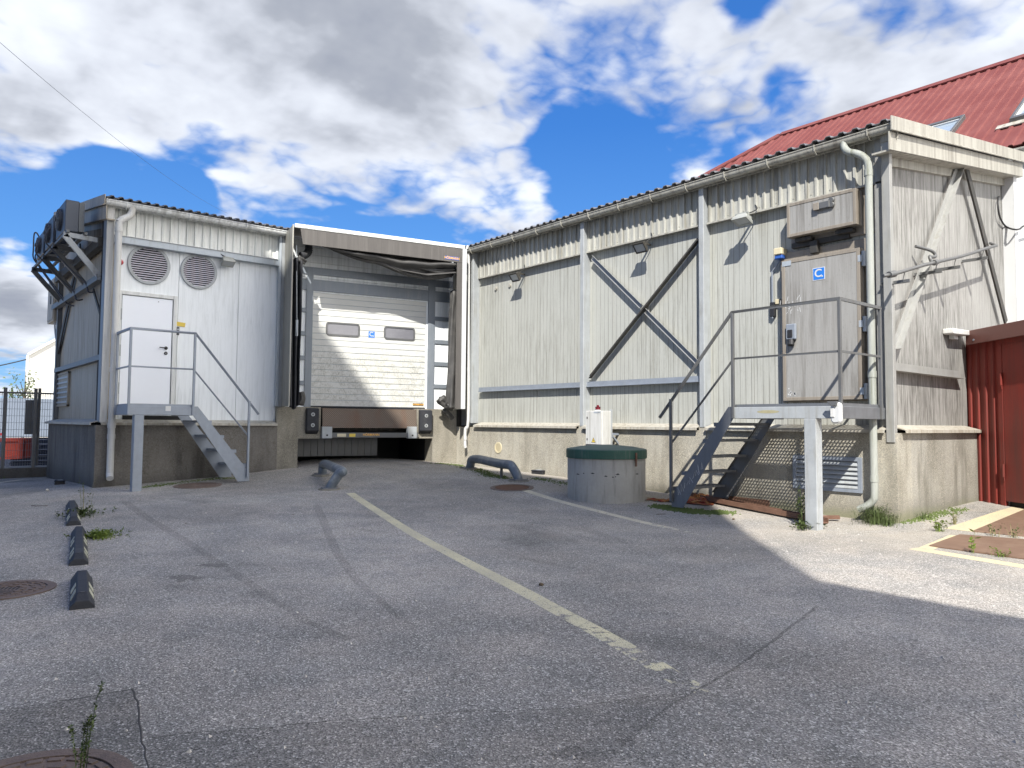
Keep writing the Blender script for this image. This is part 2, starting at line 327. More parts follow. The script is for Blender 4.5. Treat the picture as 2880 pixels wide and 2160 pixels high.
M['rust'] = plain('rusty_steel', (.16, .085, .055), .8, 0, .35, 9, 0, (.11, .05, .03), .7, .5)
M['rust_brown'] = plain('brown_steel_deck', (.165, .10, .065), .7, 0, .22, 2.5, 0, (.22, .15, .10), .5, .4)
M['iron'] = plain('cast_iron', (.155, .115, .095), .75, .2, .3, 12, 0, (.07, .055, .05), .6, .5)
M['green_lid'] = plain('green_paint', (.025, .085, .06), .6, 0, .3, 4, 1, (.13, .16, .13), .5, .3)
M['lid_top'] = plain('green_grey_lid', (.12, .165, .13), .75, 0, .3, 4, 0, (.20, .22, .18), .6, .3)
M['pipe_grey'] = plain('grey_pipe_paint', (.14, .165, .19), .4, .1, .25, 9, 0, (.42, .42, .39), .5)
M['blue_sign'] = plain('blue_sign', (.02, .17, .58), .4, 0, .03)
M['navy_sign'] = plain('navy_sign', (.03, .10, .38), .4, 0, .03)
M['orange'] = plain('orange_letters', (.85, .45, .08), .5, 0, .03)
M['yellow'] = plain('yellow_plastic', (.68, .50, .07), .5, 0, .08)
M['cream'] = plain('cream_plastic', (.60, .53, .36), .5, 0, .06)
M['glass'] = plain('grey_acrylic_pane', (.17, .17, .19), .12, 0, .12, 5, 0, (.26, .26, .27), .3)
M['lampglass'] = plain('lamp_glass', (.42, .44, .44), .2, 0, .08)
M['lamp_black'] = plain('lamp_housing_dark', (.07, .065, .055), .6, .1, .2)
M['lamp_grey'] = plain('lamp_housing_grey', (.38, .39, .36), .6, .1, .15)
M['leaf'] = plain('weed_leaf', (.075, .105, .03), .6, 0, .45, 30)
M['leaf_bright'] = plain('bright_leaf', (.16, .22, .04), .6, 0, .35, 30)
M['dry'] = plain('dry_stem', (.22, .20, .09), .7, 0, .3, 30)
M['moss'] = plain('moss', (.085, .115, .03), .9, 0, .5, 20)
M['trunk'] = plain('bark', (.10, .08, .06), .9, 0, .3)
M['reflector'] = plain('worn_reflector', (.42, .42, .32), .5, 0, .25, 25, 0, (.1, .1, .09), .6)
M['machine_red'] = plain('machine_red', (.20, .028, .018), .5, 0, .2)
M['machine_dark'] = plain('machine_blue_black', (.02, .03, .06), .6, 0, .3)
M['hoarding'] = plain('pale_blue_boards', (.27, .32, .40), .6, 0, .06, 1)
M['hall'] = plain('white_hall_canvas', (.62, .61, .56), .7, 0, .04, 1)
M['hall_edge'] = plain('white_hall_edge', (.85, .85, .83), .6, 0, .02)
M['fence'] = plain('fence_wire', (.14, .16, .19), .5, .3, .1)
M['fence_post'] = plain('fence_post', (.16, .155, .145), .7, 0, .3)
M['coil'] = plain('condenser_fins', (.10, .11, .12), .5, .3, .5, 60)
M['casing'] = plain('condenser_casing', (.055, .065, .085), .45, .2, .15)
M['copper'] = plain('insulated_pipe', (.05, .055, .07), .6, 0, .2)
M['shed_red'] = panel_mat('shed_red_paint', (.21, .030, .022), (.10, .038, .032), .75, streak_k=7, rough=.5)
M['screen'] = panel_mat('screen_sheet', (.24, .235, .21), (.12, .115, .09), .7, streak_k=14)
M['shed_roof'] = plain('shed_fascia_brown', (.15, .065, .055), .5, 0, .12)
M['caster'] = plain('render_wall', (.60, .58, .53), .9, 0, .1, 1)
M['window_dark'] = plain('window_pane', (.03, .04, .05), .08, 0, .1)
M['skyglass'] = plain('skylight_glass', (.30, .36, .42), .08, 0, .05)
def overhead_mat():
    m, nt, N, L, B = newmat('overhead_door_paint'); b = NB(nt); x, y, z = b.xy()
    dirt = b.noise(7, (1, 1, 1.3), 8, .72); dirt2 = b.noise(70, (1, 1, .35), 5, .75)
    low = b.m('MULTIPLY', b.ramp(z, .35, .55, .5, 1), b.ramp(z, 1.25, 2.0, 1, .08))
    d = b.m('MULTIPLY', b.m('MULTIPLY', b.ramp(dirt, .38, .58), b.ramp(dirt2, .40, .62)), b.m('MULTIPLY', low, .7))
    c = b.mix(d, (.62, .62, .585), (.22, .215, .16)); c = b.mix(b.ramp(b.noise(1.4, detail=5), .45, .7, 0, .25), c, (.46, .46, .41))
    L.new(c, B.inputs['Base Color']); B.inputs['Roughness'].default_value = .42
    L.new(b.bump(b.noise(150, detail=2), .15, .003), B.inputs['Normal']); return m
M['overhead'] = overhead_mat()
def redroof_mat():
    m, nt, N, L, B = newmat('red_roof_paint'); b = NB(nt)
    c = b.mix(b.ramp(b.noise(1.1, (1, 1, 1), 7, .65), .35, .7), (.16, .046, .042), (.20, .068, .06))
    c = b.mix(b.ramp(b.noise(14, (.3, 2, .3), 4), .62, .75, 0, .35), c, (.11, .03, .027))
    L.new(c, B.inputs['Base Color']); B.inputs['Specular IOR Level'].default_value = .25; B.inputs['Roughness'].default_value = .8; return m
M['red_roof'] = redroof_mat()
def diamond_mat():
    m, nt, N, L, B = newmat('tread_plate'); b = NB(nt); x, y, z = b.xy()
    u = b.m('MULTIPLY', x, 22); v = b.m('MULTIPLY', z, 24)
    w1 = b.m('MULTIPLY', b.m('SINE', b.m('MULTIPLY', b.m('ADD', u, v), 3.1416)), b.m('SINE', b.m('MULTIPLY', b.m('SUBTRACT', u, v), 3.1416)))
    d = b.ramp(b.m('ABSOLUTE', w1), .45, .8)
    c = b.mix(b.m('MULTIPLY', d, .55), (.115, .085, .065), (.30, .25, .20))
    c = b.mix(b.ramp(b.noise(3, (1, 1, .4), 5), .45, .7, 0, .6), c, (.15, .08, .05))
    L.new(c, B.inputs['Base Color']); B.inputs['Roughness'].default_value = .5; B.inputs['Metallic'].default_value = .25
    L.new(b.bump(d, .8, .006), B.inputs['Normal']); return m
M['tread_plate'] = diamond_mat()
def cloth_mat():
    m, nt, N, L, B = newmat('orange_netting'); b = NB(nt)
    c = b.mix(b.ramp(b.noise(9, detail=3), .42, .55), (.22, .02, .014), (.30, .12, .03)); L.new(c, B.inputs['Base Color']); B.inputs['Roughness'].default_value = .7; return m
M['netting'] = cloth_mat()

# ------------------------------------------------------------------ mesh helpers
ORG = {}
def tag(o, label=None, cat=None, group=None, kind=None):
    if label: o['label'] = label
    if cat: o['category'] = cat
    if group: o['group'] = group
    if kind: o['kind'] = kind
    return o
def thing(name, loc, label, cat, group=None):
    o = bpy.data.objects.new(name, None); o.empty_display_size = .2; o.location = loc
    sc.collection.objects.link(o); ORG[o.name] = Vector(loc); return tag(o, label, cat, group)
class MB:
    def __init__(s): s.v, s.f = [], []
    def add(s, vs, fs):
        k = len(s.v); s.v += [Vector(v) for v in vs]; s.f += [[i+k for i in f] for f in fs]; return s
    def box(s, fr, a0, a1, z0, z1, d0, d1):
        vs = [fr.pt(a, z, d) for a in (a0, a1) for z in (z0, z1) for d in (d0, d1)]
        return s.add(vs, [(0,1,3,2),(4,6,7,5),(0,4,5,1),(2,3,7,6),(0,2,6,4),(1,5,7,3)])
    def prism(s, fr, poly, d0, d1):
        n = len(poly); vs = [fr.pt(a, z, d0) for a, z in poly]+[fr.pt(a, z, d1) for a, z in poly]
        return s.add(vs, [list(range(n)), list(range(2*n-1, n-1, -1))]+[(i, (i+1) % n, (i+1) % n+n, i+n) for i in range(n)])
    def bar(s, p, q, w, h, up=(0, 0, 1), prof=None):
        p, q, up = Vector(p), Vector(q), Vector(up); t = (q-p).normalized(); side = t.cross(up).normalized(); u = side.cross(t)
        pr = prof or [(-w/2, -h/2), (w/2, -h/2), (w/2, h/2), (-w/2, h/2)]; n = len(pr)
        vs = [c+side*a+u*b_ for c in (p, q) for a, b_ in pr]
        return s.add(vs, [list(range(n)), list(range(2*n-1, n-1, -1))]+[(i, (i+1) % n, (i+1) % n+n, i+n) for i in range(n)])
    def tube(s, pts, r, seg=12, square=False, caps=True, open_end=False):
        pts = [Vector(p) for p in pts]; n = len(pts); rings = []
        if square: seg = 4
        prev = None
        for i, p in enumerate(pts):
            t = (pts[min(i+1, n-1)]-pts[max(i-1, 0)]).normalized()
            if prev is None:
                ref = Vector((0, 0, 1)) if abs(t.z) < .9 else Vector((0, 1, 0)); a = t.cross(ref).normalized()
            else: a = (prev - t*prev.dot(t)).normalized()
            prev = a; b_ = a.cross(t)
            rr = r[i] if isinstance(r, (list, tuple)) else r
            if square: k = math.sqrt(2); angs = [math.pi/4+j*math.pi/2 for j in range(4)]
            else: k = 1; angs = [2*math.pi*j/seg for j in range(seg)]
            if 0 < i < n-1:
                d0 = (pts[i]-pts[i-1]).normalized(); d1 = (pts[i+1]-pts[i]).normalized(); c_ = max(.3, math.sqrt(max(0, (1+d0.dot(d1))/2)))
            else: c_ = 1
            rings.append([p+(a*math.cos(w)+b_*math.sin(w))*rr*k for w in angs])
        vs = [v for r_ in rings for v in r_]; fs = []
        for i in range(n-1):
            for j in range(seg): fs.append((i*seg+j, i*seg+(j+1) % seg, (i+1)*seg+(j+1) % seg, (i+1)*seg+j))
        if caps: fs.append(list(range(seg)));
        if caps and not open_end: fs.append(list(range((n-1)*seg, n*seg)))
        return s.add(vs, fs)
    def disc(s, c, nrm, r, h, seg=32, r2=None):
        c, nrm = Vector(c), Vector(nrm).normalized(); a = nrm.orthogonal().normalized(); b_ = nrm.cross(a); r2 = r if r2 is None else r2
        vs = [c+(a*math.cos(2*math.pi*j/seg)+b_*math.sin(2*math.pi*j/seg))*r for j in range(seg)]+[c+nrm*h+(a*math.cos(2*math.pi*j/seg)+b_*math.sin(2*math.pi*j/seg))*r2 for j in range(seg)]
        return s.add(vs, [list(range(seg)), list(range(2*seg-1, seg-1, -1))]+[(j, (j+1) % seg, (j+1) % seg+seg, j+seg) for j in range(seg)])
    def ring(s, c, nrm, r0, r1, h, seg=40):
        c, nrm = Vector(c), Vector(nrm).normalized(); a = nrm.orthogonal().normalized(); b_ = nrm.cross(a); vs = []
        for rr, hh in ((r0, 0), (r1, 0), (r1, h), (r0, h)):
            vs += [c+nrm*hh+(a*math.cos(2*math.pi*j/seg)+b_*math.sin(2*math.pi*j/seg))*rr for j in range(seg)]
        fs = []
        for k in range(4):
            k2 = (k+1) % 4
            for j in range(seg): fs.append((k*seg+j, k*seg+(j+1) % seg, k2*seg+(j+1) % seg, k2*seg+j))
        return s.add(vs, fs)
    def build(s, name, mat, parent=None, bevel=0, smooth=False, recalc=True):
        me = bpy.data.meshes.new(name)
        if parent is not None: org = ORG[parent.name]
        else:
            xs = [v.x for v in s.v]; ys = [v.y for v in s.v]; zs = [v.z for v in s.v]; org = Vector(((min(xs)+max(xs))/2, (min(ys)+max(ys))/2, min(zs)))
        me.from_pydata([tuple(v-org) for v in s.v], [], s.f); me.materials.append(M[mat] if isinstance(mat, str) else mat)
        if recalc:
            bm = bmesh.new(); bm.from_mesh(me); bmesh.ops.recalc_face_normals(bm, faces=bm.faces); bm.to_mesh(me); bm.free()
        if smooth:
            for p in me.polygons: p.use_smooth = True
            me.set_sharp_from_angle(angle=R(40))
        o = bpy.data.objects.new(name, me); sc.collection.objects.link(o); ORG[o.name] = org
        if parent is None: o.location = org
        else: o.parent = parent
        if bevel:
            b = o.modifiers.new('bevel', 'BEVEL'); b.width = bevel; b.segments = 1; b.limit_method = 'ANGLE'; b.angle_limit = R(40)
        return o
def copy_tree(o, parent=None):
    c = o.copy(); sc.collection.objects.link(c); c.parent = parent; ORG[c.name] = ORG[o.name]
    for ch in list(o.children): copy_tree(ch, c)
    return c
def text(s_, size, fr, a, z, d, mat, parent, name, sgn=1, stretch=1.0, depth=.002):
    cu = bpy.data.curves.new(name, 'FONT'); cu.body = s_; cu.size = size; cu.align_x = 'CENTER'; cu.align_y = 'CENTER'; cu.offset = size*.018
    tmp = bpy.data.objects.new(name, cu); sc.collection.objects.link(tmp)
    dg = bpy.context.evaluated_depsgraph_get(); me = bpy.data.meshes.new_from_object(tmp.evaluated_get(dg))
    mb = MB(); mb.add([fr.pt(a+sgn*v.co.x*stretch, z+v.co.y, d) for v in me.vertices], [list(p.vertices) for p in me.polygons])
    bpy.data.objects.remove(tmp); bpy.data.meshes.remove(me)
    return mb.build(name, mat, parent, recalc=False)
def corr(mb, fr, a0, a1, z0, z1, d, pitch=.15, h=.028, z1b=None, back=None):
    """trapezoid sheet; ribs stand out by h from d"""
    prof = []; a = a0
    while a < a1-1e-4:
        for da, dd in ((0, 0), (pitch*.60, 0), (pitch*.68, h), (pitch*.92, h)):
            if a+da < a1: prof.append((a+da, d+dd))
        a += pitch
    prof.append((a1, d)); n = len(prof)
    zt = lambda a: z1 if z1b is None else z1+(z1b-z1)*(a-a0)/(a1-a0)
    vs = [fr.pt(a, z0, dd) for a, dd in prof]+[fr.pt(a, zt(a), dd) for a, dd in prof]+[fr.pt(a, z0, d-.03) for a, dd in prof]
    fs = [(i, i+1, n+i+1, n+i) for i in range(n-1)]+[(2*n+i, 2*n+i+1, i+1, i) for i in range(n-1)]
    return mb.add(vs, fs)
def ground_strip(pts, w0, w1, lift, n=None):
    """strip lying on the ground along a polyline of ground points"""
    P = [];
    for i in range(len(pts)-1):
        k = max(2, int((pts[i+1]-pts[i]).length/.25))
        for j in range(k): P.append(pts[i].lerp(pts[i+1], j/k))
    P.append(pts[-1]); mb = MB(); vs = []
    for i, p in enumerate(P):
        t = (P[min(i+1, len(P)-1)]-P[max(i-1, 0)]); t.z = 0; t.normalize(); s_ = Vector((t.y, -t.x, 0)); w = w0+(w1-w0)*i/(len(P)-1)
        for q in (-1, -.33, .33, 1):
            v = p+s_*w/2*q; vs.append(Vector((v.x, v.y, gz(v.x, v.y)+lift*(.3 if abs(q) == 1 else 1))))
    fs = [(i*4+j, i*4+j+1, i*4+j+5, i*4+j+4) for i in range(len(P)-1) for j in range(3)]
    return mb.add(vs, fs)
def smoothpts(P, n=6):
    out = []
    for i in range(len(P)-1):
        p0, p1, p2, p3 = P[max(i-1, 0)], P[i], P[i+1], P[min(i+2, len(P)-1)]
        for j in range(n):
            t = j/n; out.append(.5*((2*p1)+(p2-p0)*t+(2*p0-5*p1+4*p2-p3)*t*t+(3*p1-p0-3*p2+p3)*t**3))
    return out+[P[-1]]

# ================================================================== GROUND
def axis(a, b, step, far, n):
    mid = list(np.arange(a, b+1e-6, step)); lo = [a-(far*((i/n)**2.5)) for i in range(n, 0, -1)]; hi = [b+(far*((i/n)**2.5)) for i in range(1, n+1)]
    return lo+mid+hi
mb = MB(); X = axis(-2, 16, .1, 900, 16); Y = axis(-2, 22, .1, 900, 16)
mb.v = [Vector((x, y, gz(x, y))) for y in Y for x in X]; nx = len(X)
mb.f = [(j*nx+i, j*nx+i+1, (j+1)*nx+i+1, (j+1)*nx+i) for j in range(len(Y)-1) for i in range(nx-1)]
g = mb.build('ground', 'asphalt', smooth=True); tag(g, kind='structure')
# patches cut into the asphalt
def patch(name, px, mat, lift=.003):
    P = [gpx(*p) for p in px]; c = sum(P, Vector())/len(P); mb = MB(); n = 6; vs = []
    ring0 = [];
    for i in range(len(P)):
        for j in range(8): ring0.append(P[i].lerp(P[(i+1) % len(P)], j/8))
    m = len(ring0)
    for k in range(n+1):
        for p in ring0:
            q = c.lerp(p, k/n); vs.append(Vector((q.x, q.y, gz(q.x, q.y)+lift)))
    fs = [(k*m+i, k*m+(i+1) % m, (k+1)*m+(i+1) % m, (k+1)*m+i) for k in range(n) for i in range(m)]
    o = mb.add(vs, fs).build(name, mat); return tag(o, kind='structure')
patch('asphalt_patch', [(-250, 2090), (0, 1998), (374, 1937), (415, 2230), (-250, 2400)], 'asphalt_dark', .0007)
def crack(px, w, name='crack', mat='black'):
    P = [gpx(*p) for p in px]; Q = []
    for i in range(len(P)-1):
        for j in range(14):
            p = P[i].lerp(P[i+1], j/14); k = noise.noise(p*9)*.014; Q.append(Vector((p.x+k, p.y+k, p.z)))
    Q.append(P[-1]); o = ground_strip(Q, w, w*.5, .0018 if mat != 'asphalt_worn' else .0009).build(name, mat); return tag(o, kind='structure')
M['crack'] = plain('crack_dirt', (.05, .047, .045), .95, 0, .4, 30)
M['seam'] = asphalt_mat('asphalt_seam', .19)
M['asphalt_worn'] = asphalt_mat('asphalt_worn', .25)
for px, w in (([(374, 1937), (388, 1985), (398, 2060), (410, 2130), (425, 2180)], .012), ([(150, 1974), (260, 1960), (374, 1937)], .010)): crack(px, w, 'crack', 'crack')
for px, w, mt in (([(420, 2072), (640, 2055), (900, 2030), (1300, 2003), (1560, 1995), (1850, 1955)], .014, 'seam'), ([(2300, 1705), (2190, 1790), (2080, 1870), (1980, 1930), (1880, 1985), (1790, 2060)], .026, 'seam'),
              ([(350, 1410), (420, 1460), (560, 1545), (700, 1640), (860, 1745), (980, 1800)], .13, 'asphalt_worn'), ([(890, 1420), (950, 1560), (1010, 1640), (1130, 1740)], .12, 'asphalt_worn')):
    crack(px, w, 'asphalt_seam', mt)
patch('asphalt_patch', [(412, 2076), (900, 2034), (1560, 1999), (1975, 1935), (1780, 2080), (1540, 2300), (430, 2400)], 'asphalt_worn', .0005)
def blotch(cx, cy, rx, ry, seed):
    c = gpx(cx, cy); r_ = random.Random(seed); mb = MB(); e1 = gpx(cx+rx, cy)-c; e2 = gpx(cx, cy-ry)-c; vs = [Vector((c.x, c.y, gz(c.x, c.y)+.0011))]; n = 40
    for i in range(n):
        a = 2*math.pi*i/n; k = .55+.55*noise.noise(Vector((math.cos(a)*2.2+seed, math.sin(a)*2.2, seed)))+r_.uniform(0, .16); q = c+e1*math.cos(a)*k+e2*math.sin(a)*k
        vs.append(Vector((q.x, q.y, gz(q.x, q.y)+.0011)))
    mb.add(vs, [(0, 1+i, 1+(i+1) % n) for i in range(n)]); tag(mb.build('oil_stain', 'seam'), kind='structure')
for i, a in enumerate([(520, 1625, 75, 13), (600, 1590, 60, 8), (280, 2013, 35, 9), (1620, 2120, 110, 26), (1760, 2085, 50, 22)]): blotch(*a, i)
# painted lines
def dpx(L): return [gpx(x/.768, y/.768) for x, y in L]
P = smoothpts(dpx([(757, 1065), (800, 1094), (880, 1145), (960, 1189), (1050, 1236), (1130, 1277), (1200, 1316), (1290, 1364), (1370, 1409), (1440, 1452), (1520, 1500)]))
tag(ground_strip(P, .15, .15, .0014).build('road_marking', 'yellow_line'), kind='structure')
P = smoothpts(dpx([(1113, 1052), (1200, 1080), (1300, 1106), (1420, 1135), (1500, 1152), (1580, 1172)]))
tag(ground_strip(P, .16, .10, .0014).build('road_marking', 'cream_line'), kind='structure')
P = [gpx(0, 1357), gpx(60, 1349), gpx(130, 1345)]; P.insert(0, P[0]+(P[0]-P[2])*2)
tag(ground_strip(P, .12, .12, .0014).build('road_marking', 'cream_line'), kind='structure')
# painted concrete frame with the brown steel deck
K0, K1, K2 = gpx(2575, 1541), gpx(2692, 1503), gpx(2880, 1592)
d1 = (K2-K0); d1.z = 0; d1.normalize(); e1 = (gpx(2880, 1436)-gpx(2712, 1492)); e1.z = 0; e1.normalize()
tag(ground_strip([K0-e1*.05, K0+d1*2.6], .2, .2, .003).build('painted_kerb', 'cream_kerb'), kind='structure')
tag(ground_strip([K0+d1*.1+e1*.02, gpx(2692, 1507)], .16, .16, .004).build('painted_kerb', 'cream_kerb'), kind='structure')
tag(ground_strip([gpx(2700, 1492), gpx(2700, 1492)+e1*5], .38, .38, .003).build('painted_kerb', 'cream_kerb'), kind='structure')
def deck(px, label):
    P = [gpx(*p) for p in px]; mb = MB(); n = len(P)
    lo = [Vector((p.x, p.y, gz(p.x, p.y)-.05)) for p in P]; hi = [Vector((p.x, p.y, gz(p.x, p.y)+.018)) for p in P]
    mb.add(lo+hi, [list(range(n)), list(range(2*n-1, n-1, -1))]+[(i, (i+1) % n, (i+1) % n+n, i+n) for i in range(n)])
    return tag(mb.build('steel_deck', 'rust_brown', bevel=.006), label, 'deck plate', 'brown steel deck plates in the ground')
deck([(2613, 1537), (2698, 1506), (2905, 1522), (3300, 1545), (3100, 1618), (2880, 1574)], 'nearer brown rusty steel plate sunk in the ground inside the cream painted kerb')
deck([(2735, 1496), (2900, 1427), (3100, 1380), (3450, 1440), (3200, 1510), (2905, 1512)], 'farther brown rusty steel plate in the ground towards the red shed')

# ================================================================== WAREHOUSE
WH = thing('warehouse', (6.4, 15.6, -1.1), 'low L-shaped pale metal warehouse on a concrete base with loading dock in its corner', 'warehouse')
def part(mb, name, mat, bevel=0, parent=None, smooth=False, label=None):
    o = mb.build(name, mat, parent or WH, bevel, smooth)
    if label: o['label'] = label
    return o
GZ, GD = 4.13, .27      # gutter centre height and distance from the wall
xA0, xA1 = 2.87, 6.62
# --- plinths
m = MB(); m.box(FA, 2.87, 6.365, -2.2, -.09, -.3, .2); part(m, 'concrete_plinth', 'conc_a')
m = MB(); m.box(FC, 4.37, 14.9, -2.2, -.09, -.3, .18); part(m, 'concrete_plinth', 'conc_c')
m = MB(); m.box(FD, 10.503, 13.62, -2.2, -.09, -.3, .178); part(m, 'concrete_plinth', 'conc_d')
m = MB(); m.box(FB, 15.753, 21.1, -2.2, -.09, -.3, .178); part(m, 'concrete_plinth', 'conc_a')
# plinth blocks under the columns
m = MB()
for a in (7.48, 10.36): m = MB(); m.box(FC, a-.03, a+.11, -2.2, -.03, .1, .19); part(m, 'plinth_block', 'conc_c')
# --- wall panels (with open joints) over a dark backing
def wallpanels(fr, joints, z0, z1, mat, z1fn=None, dz=0):
    m = MB()
    for a, b_ in zip(joints[:-1], joints[1:]):
        if z1fn: m.prism(fr, [(a+.005, z0), (b_-.005, z0), (b_-.005, z1fn(b_)), (a+.005, z1fn(a))], -.08, dz)
        else: m.box(fr, a+.0045, b_-.0045, z0, z1, -.08, dz)
    return part(m, 'wall_panel', mat)
jA = [3.0]+[FA.px(x, 900, 0)[0] for x in (500, 669)]+[6.5]
wallpanels(FA, jA, -.06, 3.6, 'panel_clean')
yP = [FC.px(x, 900, .2)[0] for x in (2001, 1966, 1660, 1630, 1346, 1323)]
jC = [4.60, 5.55, 6.65, 7.7, 8.73, 9.7, 10.72]+[FC.px(x, 950, 0)[0] for x in (1512, 1412)]+[14.9]
jC = sorted(jC); wallpanels(FC, jC, -.06, 3.65, 'panel_c')
rs = .157; zr = lambda x: 4.22+rs*(x-10.34)
wallpanels(FD, [10.56, 11.7, 12.85, 14.0, 15.2, 15.86], -.06, 0, 'panel_d', lambda x: zr(x)-.5)
rB = lambda y: 4.22+.16*(y-15.41)
wallpanels(FB, [15.74, 17.0, 18.2, 19.4, 20.6, 21.1], -.06, 0, 'panel_b', lambda y: rB(y)-.5)
m = MB(); m.box(FA, 2.95, 6.6, -.5, 4.0, -.3, -.085); m.box(FC, 4.6, 15, -.5, 4.0, -.3, -.085); m.box(FD, 10.7, 15.8, -.5, 3.7, -.3, -.085); m.box(FB, 15.85, 21.0, -.5, 3.8, -.3, -.085); m.box(FK, -.3, 4.5, .30, 4.0, -.6, -.32)
part(m, 'backing', 'void')
# --- sill flashings
def sill(fr, a0, a1, mat='sill'):
    m = MB()
    m.prism(Fr(fr.pt(a0, 0, 0), fr.out, fr.r), [(0, .02), (.02, .02), (.255, -.045), (.255, -.09), (.245, -.09), (.24, -.052), (0, 0)], 0, a1-a0)
    a = a0+.2
    while a < a1: m.disc(fr.pt(a, .01, .0), fr.out, .012, .012, 6); a += .42
    part(m, 'sill_flashing', mat)
sill(FA, 2.95, FA.px(781, 1192, .25)[0]); sill(FC, 4.5, 7.44); sill(FC, 7.60, 10.33); sill(FC, 10.48, 13.9); sill(FD, 10.64, 13.5); sill(FB, 15.65, 21.1)
# --- corrugated eaves bands
m = MB(); corr(m, FA, 3.05, 6.46, 3.54, 4.16, .05, .157, .026); part(m, 'corrugated_cladding', 'corr_a')
cz = 3.47
for a0, a1 in ((FC.px(1631, 900, .2)[0]-.01, 14.3), (FC.px(1966, 900, .2)[0]-.01, FC.px(1641, 900, .2)[0]+.01), (4.52, FC.px(1979.5, 900, .2)[0]+.01)):
    m = MB(); corr(m, FC, a0, a1, cz, 4.16, .055, .147, .03); part(m, 'corrugated_cladding', 'corr_c')
m = MB(); corr(m, FB, 15.85, 17.9, 3.45, rB(15.9)-.3, .03, .11, .018, z1b=rB(17.9)-.3); part(m, 'corrugated_cladding', 'panel_b')
# --- horizontal rails
bz0, bz1 = FA.px(791, 749, .15)[1], FA.px(791, 732, .15)[1]
m = MB(); m.box(FA, 3.02, FA.px(790, 740, .15)[0], bz0, bz1, 0, .15); part(m, 'wall_rail', 'steel', .006)
m = MB(); m.box(FA, 3.02, 6.3, bz1, bz1+.012, .02, .17)
a = 3.2
while a < 6.3: m.disc(FA.pt(a, bz1+.03, .082), FA.out, .009, .008, 6); a += .157*3
part(m, 'drip_edge', 'trim_a')
for a0, a1 in ((10.45, 13.9), (7.57, 10.34), (4.5, 7.46)):
    m = MB(); m.box(FC, a0, a1, cz-.014, cz, .0, .12); m.box(FC, a0, a1, cz-.028, cz-.014, .1, .12)
    a = a0+.22
    while a < a1-.1: m.disc(FC.pt(a, cz+.07, .055), FC.out, .011, .008, 6); a += .147*2
    part(m, 'drip_edge', 'trim_c')
rz = FC.px(1629, 1075, .1)[1]
for a0, a1 in ((10.44, 13.9), (7.56, 10.36)):
    m = MB(); m.box(FC, a0, a1, rz-.09, rz, .085, .1); m.box(FC, a0, a1, rz-.105, rz-.09, 0, .12); part(m, 'wall_rail', 'galv')
zdr = FD.px(2522, 1020, .1)[1]
m = MB(); m.box(FD, 10.58, 13.05, zdr-.1, zdr, .085, .1); m.box(FD, 10.58, 13.25, zdr-.115, zdr-.1, 0, .13); part(m, 'wall_rail', 'beam_c')
zbr = FB.px(275, 1010, .1)[1]
m = MB(); m.box(FB, 15.8, 21.1, zbr-.02, zbr+.08, 0, .11); part(m, 'wall_rail', 'galv_dark')
# --- columns
def column(fr, a0, a1, z0, z1, mat, d1=.2, channel=True):
    m = MB(); m.box(fr, a0, a1, z0, z1, d1-.012, d1)
    w = (a1-a0)*.30; m.box(fr, a0+.004, a0+w, z0, z1, 0, d1-.013); m.box(fr, a1-w, a1-.004, z0, z1, 0, d1-.013)
    part(m, 'steel_column', mat, .005)
for (l, r) in ((1631, 1641), (1966, 1979.5), (1323.5, 1330)):
    a1, _ = FC.px(l, 900, .2); a0, _ = FC.px(r, 900, .2); column(FC, a0, a1, -.04 if l != 1323.5 else .0, 4.1, 'galv_lit')
a0, a1 = FA.px(788, 950, .2)[0], FA.px(807, 950, .2)[0]; column(FA, a0, a1, .30, 4.08, 'galv_lit')
column(FA, 2.935, 3.06, -.04, 4.1, 'white_dirty', .19)
m = MB(); m.box(FC, 4.385, 4.50, -.22, 4.1, .11, .198); m.box(FD, 10.575, 10.72, -.22, 4.095, .0, .01); m.box(FC, 4.50, 4.62, -.05, 4.09, -.04, .12); part(m, 'corner_column', 'beam_c', .006)
m = MB(); m.box(FB, 15.575, 15.81, -.04, 4.1, -.01, .12); part(m, 'corner_column', 'steel_mid')
column(FD, 15.66, 15.84, .9, zr(15.7)-.3, 'white', .2)
column(FB, 20.96, 21.12, -.04, rB(21)-.3, 'galv_dark', .1)
# --- braces
def angle_prof(w, t=.008): return [(-w/2, -w/2), (w/2, -w/2), (w/2, -w/2+t), (-w/2+t, -w/2+t), (-w/2+t, w/2), (-w/2, w/2)]
def brace(fr, p, q, d, w, mat, up=None):
    m = MB(); m.bar(fr.pt(*p, d), fr.pt(*q, d), w, w, up or fr.out, angle_prof(w)); return part(m, 'cross_brace', mat)
A_, B_ = FC.px(1663, 724, .13), FC.px(1962, 1022, .13); C_, D_ = FC.px(1961, 672, .13), FC.px(1656, 1060, .13)
def lerp2(p, q, t): return (p[0]+(q[0]-p[0])*t, p[1]+(q[1]-p[1])*t)
x1, y1, x2, y2 = *A_, *B_; x3, y3, x4, y4 = *C_, *D_
dn = (x1-x2)*(y3-y4)-(y1-y2)*(x3-x4); tt = ((x1-x3)*(y3-y4)-(y1-y3)*(x3-x4))/dn
brace(FC, A_, lerp2(A_, B_, tt-.025), .12, .085, 'beam_c', (-1, 0, .5)); brace(FC, lerp2(A_, B_, tt+.02), B_, .12, .085, 'beam_c', (-1, 0, .5)); brace(FC, C_, D_, .125, .085, 'steel_black')  # dark colour of the second brace stands in for shade away from the sun
cc = lerp2(A_, B_, tt); m = MB(); m.box(FC, cc[0]-.1, cc[0]+.1, cc[1]-.07, cc[1]+.07, .06, .068)
for s_ in (-.06, .06): m.disc(FC.pt(cc[0]+s_, cc[1]-s_*.8, .068), FC.out, .014, .012, 6)
part(m, 'gusset_plate', 'beam_c')
